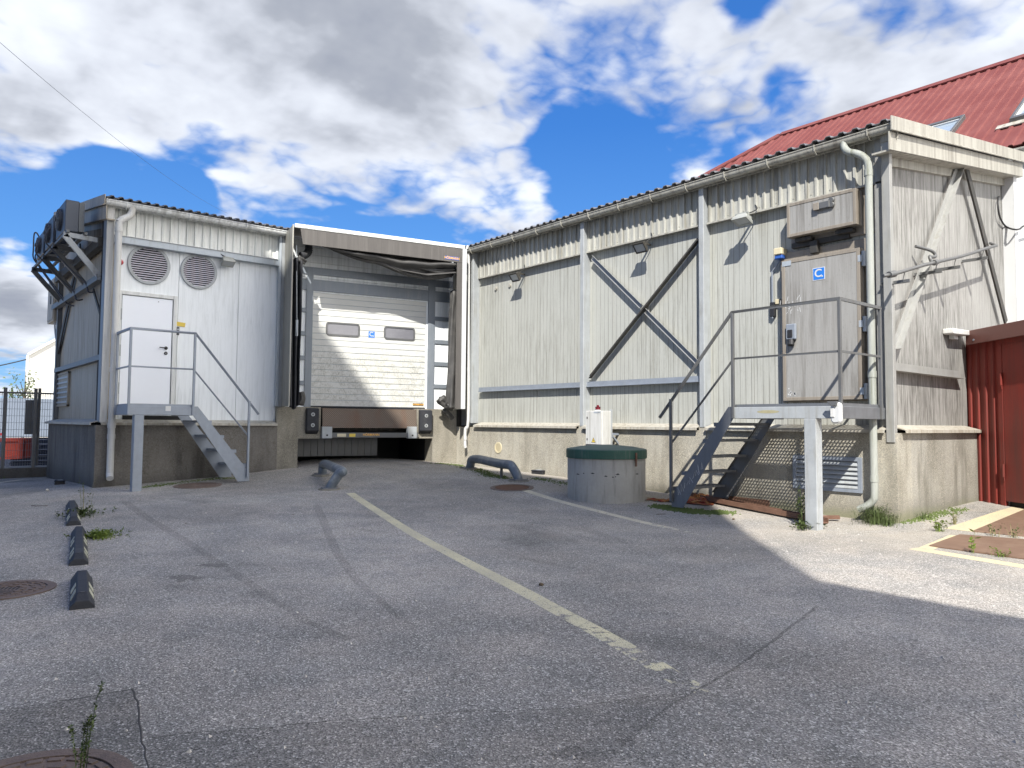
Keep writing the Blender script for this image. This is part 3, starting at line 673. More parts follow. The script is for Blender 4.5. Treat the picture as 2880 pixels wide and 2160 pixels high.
a_, b_ = FD.px(2703, 462, .12), FD.px(2522, 975, .12); brace(FD, a_, b_, .12, .10, 'beam_c')
a_, b_ = FD.px(2716, 466, .12), FD.px(2829, 906, .12); m = MB(); m.bar(FD.pt(*a_, .12), FD.pt(*b_, .12), .14, .03, FD.out); part(m, 'cross_brace', 'steel_black', label='dark weathered diagonal brace')
# B wall braces
for p_, q_, w in (((222, 690), (154, 1015), .16), ((258, 815), (281, 895), .07)):
    a_, b_ = FB.px(*p_, .08), FB.px(*q_, .08); m = MB(); m.bar(FB.pt(*a_, .05), FB.pt(*b_, .05), w, .03, FB.out); part(m, 'cross_brace', 'steel_black')
# --- eaves: soffit, gutter, brackets, roof
def gutter(fr, a0, a1, mat, step):
    m = MB(); n = 10; r = .068; ring = []
    for k in range(n+1):
        w = math.pi*(1+k/n); ring.append((GD+r*math.cos(w), GZ+.02+r*1.15*math.sin(w)))
    ring.append((GD+r+.012, GZ+.03)); ring = [(GD-r, GZ+.05)]+ring
    k = len(ring); vs = [fr.pt(a, z, d) for a in (a0, a1) for d, z in ring]+[fr.pt(a, z+.004, d*.96+GD*.04) for a in (a0, a1) for d, z in ring]
    fs = [(i, i+1, k+i+1, k+i) for i in range(k-1)]+[(2*k+i, 3*k+i, 3*k+i+1, 2*k+i+1) for i in range(k-1)]+[list(range(1, k-1)), list(range(k+1, 2*k-1))]
    m.add(vs, fs); m.tube([fr.pt(a0, GZ+.035, GD+r+.005), fr.pt(a1, GZ+.035, GD+r+.005)], .009, 8)
    g_ = part(m, 'gutter', mat, smooth=True)
    a = a0+.35
    while a < a1:
        m = MB(); pts = [fr.pt(a, GZ+.06, .17), fr.pt(a, GZ-.04, .185), fr.pt(a, GZ-.075, .235), fr.pt(a, GZ-.078, .29), fr.pt(a, GZ-.04, .335), fr.pt(a, GZ+.05, .352)]
        m.tube(pts, .008, square=True); a += step; part(m, 'gutter_bracket', mat, parent=g_)
    m = MB(); m.box(fr, a0+.02, a1-.02, 4.145, 4.165, -.02, .19); m.box(fr, a0+.02, a1-.02, 4.06, 4.22, .19, .205); part(m, 'soffit', mat)
gutter(FA, 2.885, 6.42, 'trim_a', 1.15); gutter(FC, 4.27, 14.16, 'trim_c', .78)
def roof(fr, a0, a1, depth, slope, pitch, h, mat, zz=4.235):
    m = MB(); prof = []; a = a0
    while a < a1:
        for da, dz in ((0, 0), (.3, 0), (.42, h), (.72, h), (.84, 0)): prof.append((a+da*pitch, dz))
        a += pitch
    n = len(prof); d0 = .30; vs = []
    for t_ in (0, 1):
        for d, z in ((d0, 0), (-depth, slope*(depth+d0))): vs += [fr.pt(a, zz+z+dz-(.012 if t_ else 0), d) for a, dz in prof]
    fs = []
    for i in range(n-1): fs += [(i, i+1, n+i+1, n+i), (2*n+i, 3*n+i, 3*n+i+1, 2*n+i+1), (i, 2*n+i, 2*n+i+1, i+1)]
    m.add(vs, fs); return part(m, 'roof', mat)
roof(FA, 2.9, 11.4, 5.7, .16, .158, .032, 'roof_grey'); roof(FC, 4.3, 21.2, 5.5, rs, .2, .036, 'roof_grey')
# gable fascias, two tiers each
def fascia(fr, a0, a1, zf, d, mats):
    for (o0, o1, dd, mt) in ((-.165, .035, d+.06, mats), (-.43, -.175, d+.025, mats)):
        m = MB(); L_ = a1-a0; n = 3
        for k in range(n):
            p, q = a0+L_*k/n+.002, a0+L_*(k+1)/n-.002
            m.prism(fr, [(p, zf(p)+o0), (q, zf(q)+o0), (q, zf(q)+o1), (p, zf(p)+o1)], dd-.02, dd)
        if o0 > -.2: m.prism(fr, [(a0, zf(a0)+o0-.01), (a1, zf(a1)+o0-.01), (a1, zf(a1)+o0+.012), (a0, zf(a0)+o0+.012)], dd, dd+.022)
        part(m, 'fascia', mt, .003)
    m = MB(); m.prism(fr, [(a0+.05, zf(a0)-.43), (a1, zf(a1)-.43), (a1, zf(a1)-.405), (a0+.05, zf(a0)-.405)], 0, d); part(m, 'soffit', mats)
    m = MB(); m.prism(fr, [(a0+.4, zf(a0+.4)-.56), (a1-.2, zf(a1-.2)-.56), (a1-.2, zf(a1)-.44), (a0+.4, zf(a0+.4)-.44)], 0, .05); part(m, 'wall_plate', mats)
fascia(FD, 10.26, 15.98, zr, .24, 'trim_c'); fascia(FB, 15.42, 21.5, rB, .14, 'panel_b')
m = MB(); m.box(FC, 4.26, 4.5, 3.98, 4.28, .2, .215); part(m, 'eaves_end_plate', 'trim_c')
# --- round louvred vents on the door wall
def round_vent(cx, cy, ro):
    a, z = FA.px(cx, cy, .01); c = FA.pt(a, z, 0); m = MB(); m.ring(FA.pt(a, z, 0), FA.out, ro*.84, ro, .035, 56); v = part(m, 'round_vent', 'galv_lit', .006)
    m = MB(); m.disc(FA.pt(a, z, .002), FA.out, ro*.85, .004, 48); part(m, 'vent_backing', 'void', parent=v)
    m = MB(); n = 15; ri = ro*.85
    for k in range(n):
        zz = -ri+(k+.5)*2*ri/n; hw = math.sqrt(max(.0001, ri*ri-zz*zz))*.985; pz = z+zz
        m.prism(Fr(FA.pt(a-hw, 0, 0), FA.out, FA.r), [(.008, pz+.003), (.012, pz+.006), (.036, pz-.010), (.036, pz-.017), (.030, pz-.016)], 0, 2*hw)
    part(m, 'slats', 'grille', parent=v)
round_vent(419.5, 745, .395); round_vent(559.5, 764, .365)
# --- white personnel door
l0, t0 = FA.px(345, 829, .03); r0 = FA.px(486, 850, .03)[0]; zb = .27; zt = t0
m = MB(); w = .085
m.box(FA, l0-w, l0-.012, zb, zt+w, 0, .05); m.box(FA, r0+.012, r0+w, zb, zt+w, 0, .05); m.box(FA, l0-.012, r0+.012, zt+.012, zt+w, 0, .05); part(m, 'door_frame', 'trim_a', .005)
m = MB(); m.box(FA, l0, r0, zb, zt, .0, .028); door = part(m, 'door', 'white_door', .004)
m = MB(); m.box(FA, l0-.012, l0, zb, zt, .0, .004); m.box(FA, r0, r0+.012, zb, zt, .0, .004); m.box(FA, l0, r0, zt, zt+.012, .0, .004); part(m, 'door_gap', 'steel_dark')
m = MB(); hx, hz = FA.px(467, 979, .04); m.disc(FA.pt(hx, hz, .028), FA.out, .034, .012, 20); m.tube([FA.pt(hx, hz, .035), FA.pt(hx, hz, .075), FA.pt(hx-.13, hz+.005, .08)], .011, 8); part(m, 'door_handle', 'black', parent=door)
m = MB(); m.disc(FA.pt(hx, hz-.105, .028), FA.out, .034, .01, 20); part(m, 'keyhole_plate', 'black', parent=door)
m = MB(); m.box(FA, hx-.004, hx+.004, hz-.117, hz-.093, .038, .040); part(m, 'keyhole', 'white', parent=door)
for z_ in (zt-.38, (zt+zb)/2, zb+.35): m = MB(); m.tube([FA.pt(l0-.012, z_-.11, .045), FA.pt(l0-.012, z_+.11, .045)], .012, 8); part(m, 'hinge', 'galv_lit', parent=door)
m = MB(); m.disc(FA.pt(*FA.px(446, 849, .03), .028), FA.out, .008, .012, 8); part(m, 'peephole', 'black', parent=door)
m = MB(); m.box(FA, 3.35, 4.55, -.02, .1, .02, .03); part(m, 'vent_slot', 'void')
m = MB(); a_, z_ = FA.px(322, 700, 0); m.box(FA, a_-.003, a_+.003, -.04, 3.3, .0, .003); part(m, 'panel_joint', 'steel_dark')
# --- downpipes
def downpipe(pts, r, mat, collars=()):
    m = MB(); m.tube(smoothpts([Vector(p) for p in pts], 4), r, 16, caps=True)
    for c in collars:
        c = Vector(c); m.tube([c+Vector((0, 0, -.045)), c+Vector((0, 0, .045))], r*1.14, 16)
    return part(m, 'downpipe', mat, smooth=True)
# left wall pipe
xa = 3.11; yb = 15.42
downpipe([(3.34, 15.48, 4.12), (3.33, 15.475, 4.0), (3.28, 15.45, 3.91), (3.18, 15.43, 3.84), (xa, yb, 3.76), (xa, yb, 3.6), (xa, yb, 2), (xa, yb, .3), (xa, yb, -.5), (xa, yb, -.95), (xa-.005, yb-.03, -1.03), (xa-.01, yb-.08, -1.08)], .062, 'white_dirty', ((xa, yb, 3.62), (xa, yb, .95), (xa, yb, -.3), (xa, yb, -.1)))
# thin pipe beside the dock
P0 = onX(1318, 712, 10.42); P1 = onX(1317, 1180, 10.42); P2 = onX(1309, 1205, 10.38); P3 = onX(1308, 1250, 10.38)
downpipe([P0+Vector((-.05, 0, .08)), P0, P0.lerp(P1, .5), P1, P2, P3, P3+Vector((-.03, -.05, -.05))], .036, 'white_dirty', (P0.lerp(P1, .7), P2.lerp(P3, .6)))
# corner pipe on the right
yb = 4.62; xa = 10.36
T0 = onX(2436, 376, 10.40); 
downpipe([(10.40, 4.98, 4.12), (10.39, 4.97, 4.03), (10.37, 4.90, 3.94), (10.36, 4.78, 3.88), (10.36, 4.68, 3.80), (xa, yb, 3.66), (xa, yb, 3.2), (xa, yb, 2), (xa, yb, .5), (xa, yb, -.5), (xa, yb, -.93), (xa, yb+.03, -1.03), (xa-.02, yb+.1, -1.1), (xa-.04, yb+.2, -1.16)], .051, 'pipe_weathered', ((xa, yb, 3.56), (xa, yb, .72), (xa, yb, -.72)))
# --- cold-store door
dz = FC.px(2198, 735, .2); db = FC.px(2202, 1127, .2); dr = FC.px(2422, 1000, .2)[0]
dl = dz[0]; dt = dz[1]; dbz = db[1]
m = MB(); m.box(FC, dr-.2, dl+.1, dbz-.02, dt+.16, .0, .05); part(m, 'cold_store_frame', 'stainless_trim', .006)
m = MB(); m.box(FC, dr, dl, dbz, dt, .05, .19); csd = part(m, 'cold_store_door', 'stainless', .008)
m = MB(); w = .05
m.box(FC, dr-.003, dr+w, dbz-.003, dt+.003, .1, .197); m.box(FC, dl-w, dl+.003, dbz-.003, dt+.003, .1, .197); m.box(FC, dr+w, dl-w, dt-w, dt+.003, .1, .197); m.box(FC, dr+w, dl-w, dbz-.003, dbz+w, .1, .197)
part(m, 'door_edging', 'stainless_trim', .004, parent=csd)
for py in (725, 910, 1100):
    m = MB(); z_ = FC.px(2440, py, .15)[1]; m.box(FC, dr-.12, dr-.02, z_-.1, z_+.1, .06, .12); m.tube([FC.pt(dr-.035, z_-.11, .15), FC.pt(dr-.035, z_+.11, .15)], .03, 12); m.box(FC, dr-.03, dr+.03, z_-.05, z_+.05, .12, .2); part(m, 'hinge', 'steel', .004, parent=csd)
m = MB(); m.tube([FC.pt(dr-.09, dbz, .12), FC.pt(dr-.09, dt-.1, .12)], .014, 8); part(m, 'hinge_rod', 'galv_lit', parent=csd)
hx, hz = FC.px(2224, 928, .22); m = MB(); m.box(FC, hx-.09, hx+.07, hz-.15, hz+.09, .197, .25); part(m, 'handle_box', 'galv', .012, parent=csd)
m = MB(); m.box(FC, hx-.045, hx+.04, hz-.12, hz-.0, .25, .262); m.tube([FC.pt(hx, hz-.15, .22), FC.pt(hx-.01, hz-.24, .24)], .05, 12); part(m, 'door_handle', 'black', .006, parent=csd)
lx, lz = FC.px(2212, 741, .2); m = MB(); m.box(FC, lx-.075, lx+.075, lz-.04, lz+.035, .198, .2); lp = part(m, 'maker_label', 'steel', parent=csd)
m = MB(); 
for k in range(5): m.box(FC, lx+.05-k*.026, lx+.066-k*.026, lz-.018, lz+.012, .2, .2015)
part(m, 'lettering', 'navy_sign', parent=lp) if False else None
# wiggly seal stains: light scuffs on the door
m = MB(); rr = random.Random(3)
for k in range(26):
    a_, z_ = FC.px(2222+rr.gauss(0, 14), 858+rr.gauss(0, 12), .198); a2 = a_+rr.uniform(-.03, .03); z2 = z_-rr.uniform(.02, .07); m.prism(FC, [(a_, z_), (a_+.008, z_), (a2+.008, z2), (a2, z2)], .1905, .1915)
for k in range(12):
    a_, z_ = FC.px(2226+rr.gauss(0, 7), 1107+rr.gauss(0, 6), .198); m.disc(FC.pt(a_, z_, .1905), FC.out, rr.uniform(.008, .02), .001, 8)
part(m, 'white_scuffs', 'white', parent=csd)['kind'] = 'stuff'
# --- hatch above it
hl, ht = FC.px(2212, 575, .26); hb = FC.px(2214, 668, .26)[1]; hr = FC.px(2407, 600, .26)[0]
m = MB(); m.box(FC, hr-.24, hl+.05, hb-.12, ht+.1, .0, .05); part(m, 'hatch_frame', 'stainless_trim', .006)
m = MB(); m.box(FC, hr, hl, hb, ht, .05, .25); ha = part(m, 'wall_hatch', 'stainless', .008)
m = MB(); w = .045
m.box(FC, hr-.003, hr+w, hb-.003, ht+.003, .12, .257); m.box(FC, hl-w, hl+.003, hb-.003, ht+.003, .12, .257); m.box(FC, hr+w, hl-w, ht-w, ht+.003, .12, .257); m.box(FC, hr+w, hl-w, hb-.003, hb+w, .12, .257)
part(m, 'hatch_edging', 'stainless_trim', .004, parent=ha)
px_, pz_ = FC.px(2310, 578, .28); m = MB(); m.box(FC, px_-.13, px_+.12, pz_-.055, pz_+.05, .25, .3); m.disc(FC.pt(px_-.15, pz_+.05, .25), FC.out, .045, .04, 16); m.disc(FC.pt(px_-.15, pz_-.02, .25), FC.out, .045, .04, 16); la = part(m, 'hatch_latch', 'steel_dark', .01, parent=ha)
m = MB(); m.box(FC, px_+.03, px_+.12, pz_-.06, pz_+.052, .29, .31); part(m, 'latch_plate', 'stainless_trim', .006, parent=ha)
m = MB()
for q in (2254, 2370): 
    a_ = FC.px(q, 640, .2)[0]; m.box(FC, a_-.13, a_+.13, hb-.075, hb-.02, .05, .17); m.disc(FC.pt(a_-.05, hb-.05, .17), FC.out, .014, .01, 8); m.disc(FC.pt(a_+.05, hb-.05, .17), FC.out, .014, .01, 8)
m.box(FC, dr+.2, dl-.1, dt+.2, dt+.28, .0, .08); a_ = FC.px(2290, 690, .1)[0]; m.box(FC, a_-.06, a_+.06, dt+.06, dt+.25, .05, .13)
part(m, 'hatch_hinges', 'steel_black', .004)
# --- vent louvre in the plinth under the right platform, and the small round one
lt = FC.px(2424, 1287, .2); lb = FC.px(2425, 1388, .2)[1]; ll = FC.px(2230, 1290, .2)[0]
m = MB(); w = .06; z0, z1, a0, a1 = lb, lt[1], lt[0], ll
m.box(FC, a0, a0+w, z0, z1, .18, .215); m.box(FC, a1-w, a1, z0, z1, .18, .215); m.box(FC, a0+w, a1-w, z0, z0+w, .18, .215); m.box(FC, a0+w, a1-w, z1-w, z1, .18, .215); lv = part(m, 'plinth_louvre', 'galv', .004)
m = MB(); m.box(FC, a0+w, a1-w, z0+w, z1-w, .181, .184); part(m, 'louvre_backing', 'void', parent=lv)
m = MB(); n = 6
for k in range(n):
    zz = z0+w+(k+.5)*(z1-z0-2*w)/n; m.prism(Fr(FC.pt(a0+w, 0, .184), FC.out, FC.r), [(0, zz+.020), (.004, zz+.024), (.036, zz-.026), (.036, zz-.034), (.03, zz-.030)], 0, a1-a0-2*w)
part(m, 'slats', 'galv_lit', parent=lv)
a_, z_ = FC.px(1400, 1259, .2); m = MB(); m.ring(FC.pt(a_, z_, .18), FC.out, .095, .125, .015, 28); rv = part(m, 'round_grille', 'cream')
m = MB(); m.disc(FC.pt(a_, z_, .181), FC.out, .1, .003, 24)
for k in range(9): zz = (k-4)*.021; hw = math.sqrt(.0095-zz*zz); m.box(FC, a_-hw, a_+hw, z_+zz-.006, z_+zz+.006, .184, .19)
part(m, 'slats', 'cream', parent=rv)
# two stub pipes in bay one
for q in ((1393, 812), (1432, 803)):
    m = MB(); a_, z_ = FC.px(*q, .03); m.disc(FC.pt(a_, z_, 0), FC.out, .04, .03, 16); m.disc(FC.pt(a_, z_, 0), FC.out, .06, .006, 16); part(m, 'wall_stub', 'trim_c', .004)
# side wall vent
m = MB(); m.box(FB, 19.55, 21.0, .36, 1.08, .0, .03); m.box(FB, 19.5, 19.56, .32, 1.12, 0, .05); m.box(FB, 19.5, 21.05, .32, .36, 0, .05); m.box(FB, 19.5, 21.05, 1.08, 1.12, 0, .05); sv = part(m, 'side_vent', 'panel_b')
m = MB()
for k in range(6): m.box(FB, 19.58, 20.98, .40+k*.115, .44+k*.115, .03, .05)
part(m, 'slats', 'steel', parent=sv)
# --- dock corner of the warehouse (rotated frame FK)
def kpx(x, y, d): return FK.px(x, y, d)
m = MB(); m.prism(FK, [(-.02, -2.2), (.44, -2.2), (.44, -.37), (.93, -.37), (.93, .33), (-.02, .33)], -.5, 0); part(m, 'dock_plinth', 'conc_k')
m = MB(); m.prism(FK, [(4.22, -2.2), (3.6, -2.2), (3.6, -.37), (3.19, -.37), (3.19, .33), (4.22, .33)], -.5, 0); part(m, 'dock_plinth', 'conc_k')
m = MB(); m.box(FK, .3, .44, -2.2, -.37, -2.4, -.5); m.box(FK, 3.6, 3.75, -2.2, -.37, -2.4, -.5); m.box(FK, .44, 3.6, -.33, -.2, -2.4, -.5); m.box(FK, .44, 3.6, -2.2, -.33, -2.5, -2.4); part(m, 'pit_wall', 'void')
m = MB(); k = 0
while .44+k*.16 < 2.5: m.box(FK, .445+k*.16, .596+k*.16, -.80, -.34, -.92, -.88); k += 1
part(m, 'pit_boards', 'steel_dark')
m = MB(); m.box(FK, .9, 3.23, -.1, .325, -.6, -.42); part(m, 'leveller_recess', 'void')
m = MB(); m.box(FK, 4.222, 4.6, -.15, 4.0, -.3, -.1); part(m, 'corner_closure', 'steel_black')
m = MB(); z = 2.93
while z < 4.1: m.box(FK, -.02, 4.35, z+.004, z+.165, -.26, -.2); z += .169
part(m, 'upper_panels', 'panel_clean')
for s0, s1 in ((.0, .66), (3.48, 4.2)): m = MB(); m.box(FK, s0, s1, .33, 2.93, -.26, -.2); part(m, 'side_panel', 'panel_clean')
for s0, s1 in ((-.05, 0), (4.2, 4.3)): m = MB(); m.box(FK, s0, s1, .335, 4.1, -.3, -.002); part(m, 'jamb', 'steel')
# grey steel door surround
zb1 = (kpx(1000, 759, -.17)[1], kpx(1000, 782, -.17)[1]); D = -.17
def kz(x, y): return kpx(x, y, D)[1]
m = MB()
m.box(FK, .02, 4.2, kz(880, 772), kz(846, 750)+.02, -.2, D)           # upper beam
m.box(FK, .02, 4.2, 2.965, kz(880, 785)-.0, -.2, D-.002)             # header
sL0, sL1 = kpx(858, 1000, D)[0], kpx(877, 1000, D)[0]; sR0, sR1 = kpx(1203, 1000, D)[0], kpx(1222, 1000, D)[0]
m.box(FK, sL0, sL1, .33, kz(846, 750), -.2, D+.004); m.box(FK, sR0, sR1, .33, kz(846, 750), -.2, D+.004)
part(m, 'door_surround', 'steel_mid', .004)
for x, y, q0, q1 in [(1240, y, sR1, 4.15) for y in (897, 962, 1024, 1087)]+[(850, y, .02, sL0) for y in (871, 937, 1006, 1077)]:
    m = MB(); z = kpx(x, y, D)[1]; m.box(FK, q0, q1, z-.05, z+.05, -.2, D); part(m, 'side_rung', 'steel_mid', .004)
# overhead door: boards with grooves, two acrylic panes
s0, s1 = sL1-.0, sR0+.0; DD = -.22
n = 19; zz0, zz1 = .36, 2.965; hgt = (zz1-zz0)/n; m = MB()
for k in range(n): m.box(FK, s0, s1, zz0+k*hgt+.006, zz0+(k+1)*hgt-.006, DD-.05, DD)
od = part(m, 'overhead_door', 'overhead', .002)
m = MB(); m.box(FK, s0, s1, zz0, zz1, DD-.055, DD-.012); part(m, 'door_core', 'steel', parent=od)
m = MB(); m.box(FK, s0, s1, .325, .36, DD-.05, DD+.01); part(m, 'door_seal', 'black_rubber', parent=od)
def rrect(a0, a1, z0, z1, r, n=5):
    P = []
    for cx, cz, w0 in ((a1-r, z1-r, 0), (a0+r, z1-r, 90), (a0+r, z0+r, 180), (a1-r, z0+r, 270)):
        for k in range(n+1): w = R(w0+90*k/n); P.append((cx+r*math.cos(w), cz+r*math.sin(w)))
    return P
for q in (((917, 905), (1011, 948)), ((1080, 917), (1166, 958))):
    a0, z1_ = kpx(*q[0], DD); a1, z0_ = kpx(*q[1], DD); zc = (z0_+z1_)/2+.0; h2 = .155
    O = rrect(a0, a1, zc-h2, zc+h2, .07); I = rrect(a0+.035, a1-.035, zc-h2+.035, zc+h2-.035, .045); k = len(O); m = MB()
    vs = [FK.pt(a, z, d) for d in (DD, DD+.022) for a, z in O]+[FK.pt(a, z, d) for d in (DD+.022, DD+.004) for a, z in I]
    fs = [(i, (i+1) % k, (i+1) % k+k, i+k) for i in range(k)]+[(k+i, k+(i+1) % k, 2*k+(i+1) % k, 2*k+i) for i in range(k)]+[(2*k+i, 2*k+(i+1) % k, 3*k+(i+1) % k, 3*k+i) for i in range(k)]
    m.add(vs, fs); part(m, 'window_frame', 'steel_dark', parent=od)
    m = MB(); m.prism(FK, I, DD+.001, DD+.006); part(m, 'window_pane', 'glass', parent=od)
a_, z_ = kpx(1176, 1138, DD); m = MB(); m.box(FK, a_-.13, a_+.13, z_-.03, z_+.03, DD, DD+.003); part(m, 'door_badge', 'black', parent=od)
text('HÖRMANN', .055, FK, a_, z_, DD+.004, 'orange', od, 'door_lettering', 1, 1.0)

# ================================================================== DOCK SHELTER (thing)
DS = thing('dock_shelter', tuple(FK.pt(2.1, .33, .4)), 'grey canopy and side screens with sagging black tarpaulin framing the loading door', 'dock shelter')
DO = .8
ca0, cz0 = kpx(845, 642, DO); _, cz1 = kpx(851, 686, DO); cb0, cz2 = kpx(1306, 700, DO); cb1, cz3 = kpx(1299, 740, DO)
zt_ = (kpx(829, 628, DO)[1]+kpx(1307, 690, DO)[1])/2; zm = (cz0+cz2)/2; zl = (cz1+cz3)/2
sl, sr = kpx(829, 650, DO)[0], kpx(1308, 700, DO)[0]
m = MB(); m.prism(FK, [(ca0, zm), (ca0+.06, zl), (cb1, zl), (sr-.03, zm)], DO-.02, DO); can = m.build('canopy_front', 'canopy', DS, .004)
m = MB(); m.box(FK, sl, sr, zm, zt_, DO-.03, DO+.012); m.build('canopy_trim', 'trim_a', DS, .006)
m = MB(); m.prism(Fr(FK.pt(sl+.02, 0, 0), FK.out, FK.r), [(-.18, zt_-.02), (DO-.02, zt_-.05), (DO-.02, zt_-.02), (-.18, zt_+.01)], 0, sr-sl-.04); m.build('canopy_top', 'canopy', DS)
a_, z_ = kpx(1271, 726, DO); m = MB(); m.box(FK, a_-.17, a_+.17, z_-.038, z_+.038, DO, DO+.004); m.build('maker_sign', 'navy_sign', DS)
text('HÖRMANN', .078, FK, a_, z_-.002, DO+.006, 'orange', DS, 'sign_lettering', 1, .95)
# side screens
pz = kpx(822, 1142, DO)[1]
pl0 = kpx(817, 900, DO)[0]
m = MB(); m.box(FK, pl0, pl0+.022, pz, zm+.05, .0, DO); m.build('side_screen', 'screen', DS, .003)
m = MB(); m.box(FK, pl0-.004, pl0+.024, pz, zm+.06, DO, DO+.015); m.build('screen_edge', 'trim_c', DS, .003)
pr0, pr1, pr2 = kpx(1284, 900, DO)[0], kpx(1299, 900, DO)[0], kpx(1311, 900, DO)[0]
m = MB(); m.box(FK, pr0, pr1, pz, zl+.01, DO-.03, DO-.005); m.build('dark_screen', 'canopy', DS, .003)
m = MB(); m.box(FK, pr1, pr2, pz, zm, DO-.03, DO+.008); m.build('screen_edge', 'white', DS, .004)
m = MB(); m.box(FK, pr2-.022, pr2, pz, zm, .05, DO-.03); m.build('side_screen', 'trim_c', DS, .003)
# fabrics
def cloth(name, top, bot, nu, nv, dfun, mat='tarp'):
    """sheet hanging between two curves given in the dock frame (s, z)"""
    def samp(c, t):
        t *= len(c)-1; i = min(int(t), len(c)-2); return tuple(c[i][k]+(c[i+1][k]-c[i][k])*(t-i) for k in (0, 1))
    vs = []
    for j in range(nv+1):
        for i in range(nu+1):
            a = samp(top, i/nu); b_ = samp(bot, i/nu); v = j/nv; s_, z_ = a[0]+(b_[0]-a[0])*v, a[1]+(b_[1]-a[1])*v
            vs.append(FK.pt(s_, z_, dfun(i/nu, v, s_, z_)))
    w = nu+1; fs = [(j*w+i, j*w+i+1, (j+1)*w+i+1, (j+1)*w+i) for j in range(nv) for i in range(nu)]
    m = MB(); m.add(vs, fs); o = m.build(name, mat, DS, smooth=False, recalc=False)
    for p in o.data.polygons: p.use_smooth = True
    sd = o.modifiers.new('thickness', 'SOLIDIFY'); sd.thickness = .012; return o
D7 = .62
top = [kpx(*p, D7) for p in ((880, 680), (960, 690), (1040, 700), (1120, 712), (1200, 722), (1275, 735))]
bot = [kpx(*p, D7) for p in ((905, 695), (1000, 722), (1062, 735), (1130, 762), (1200, 777), (1276, 772))]
cloth('sagging_tarpaulin', top, bot, 60, 16, lambda u, v, s_, z_: D7+.10*math.sin(v*9+u*5)*(.3+u)+.05*noise.noise(Vector((s_*3, z_*8, 1)))+.06*v)
def crumple(name, pts, r, seg=28, folds=5, amp=.22, mat='tarp', seed=0):
    m = MB(); P = smoothpts([Vector(p) for p in pts], 6); n = len(P); vs = []
    for i, p in enumerate(P):
        t = (P[min(i+1, n-1)]-P[max(i-1, 0)]).normalized(); a = t.cross(Vector((.3, .9, .2))).normalized(); b_ = a.cross(t)
        rr = r[0]+(r[1]-r[0])*i/(n-1) if isinstance(r, tuple) else r
        for j in range(seg):
            w = 2*math.pi*j/seg; q = 1+amp*math.sin(folds*w+i*.25+seed)+amp*1.2*noise.noise(Vector((math.cos(w)*1.6, math.sin(w)*1.6, i*.33+seed)))
            if i in (0, n-1): q *= .35
            vs.append(p+(a*math.cos(w)+b_*math.sin(w))*rr*q)
    fs = [(i*seg+j, i*seg+(j+1) % seg, (i+1)*seg+(j+1) % seg, (i+1)*seg+j) for i in range(n-1) for j in range(seg)]+[list(range(seg)), list(range((n-1)*seg, n*seg))]
    m.add(vs, fs); o = m.build(name, mat, DS)
    for p in o.data.polygons: p.use_smooth = True
    return o
def K3(x, y, d): a, z = kpx(x, y, d); return FK.pt(a, z, d)
crumple('rolled_tarpaulin', [K3(930, 700, .58), K3(1010, 728, .56), K3(1070, 740, .56), K3(1140, 765, .55), K3(1210, 778, .55), K3(1275, 768, .55)], (.025, .085), seed=1)
crumple('rolled_tarpaulin', [K3(1150, 742, .6), K3(1200, 757, .6), K3(1240, 762, .6), K3(1284, 758, .58)], (.04, .07), seed=4)
crumple('side_tarpaulin', [K3(1277, 815, .45), K3(1274, 880, .45), K3(1271, 960, .45), K3(1270, 1040, .45), K3(1268, 1120, .45), K3(1268, 1150, .45)], (.075, .115), folds=4, amp=.16, seed=2)
crumple('tarpaulin_bundle', [K3(1238, 1118, .4), K3(1250, 1133, .38), K3(1262, 1140, .4), K3(1276, 1143, .42)], (.10, .10), folds=5, amp=.28, seed=6)
crumple('tarpaulin_bundle', [K3(1248, 1150, .3), K3(1262, 1165, .28), K3(1275, 1178, .28)], (.07, .05), folds=3, amp=.25, seed=9)
cs = [kpx(821, 700, .6)[0], kpx(853, 700, .6)[0]]
cloth('side_tarpaulin', [(cs[0], 3.45), (cs[0]+.12, 3.5), (cs[1]-.02, 3.42)], [(cs[0]+.03, pz-.02), (cs[0]+.12, pz-.07), (cs[1]-.02, pz+.02)], 22, 50, lambda u, v, s_, z_: .58+.075*math.sin(u*13+z_*.7)+.05*noise.noise(Vector((s_*4, z_*1.3, 3))), 'black_rubber')
crumple('tarpaulin_bundle', [K3(846, 1102, .42), K3(850, 1120, .42), K3(844, 1140, .44)], (.07, .06), folds=3, amp=.2, seed=12)
crumple('tarpaulin_bundle', [K3(836, 728, .6), K3(848, 733, .56), K3(858, 738, .52)], (.07, .05), folds=4, amp=.3, seed=15)
pts = [K3(868, 690, .3), K3(868, 705, .3), K3(860, 716, .35), K3(846, 720, .42)]; m = MB(); P = smoothpts(pts, 8)
m.tube(P, [.075+.012*(i % 2) for i in range(len(P))], 14); m.build('ribbed_duct', 'black_rubber', DS, smooth=False)
m = MB(); m.tube([K3(834, 690, .66), K3(835, 900, .66)], .008, 6); m.tube([K3(835, 900, .66), K3(834, 945, .66)], .03, 8); m.build('pull_cord', 'steel', DS)

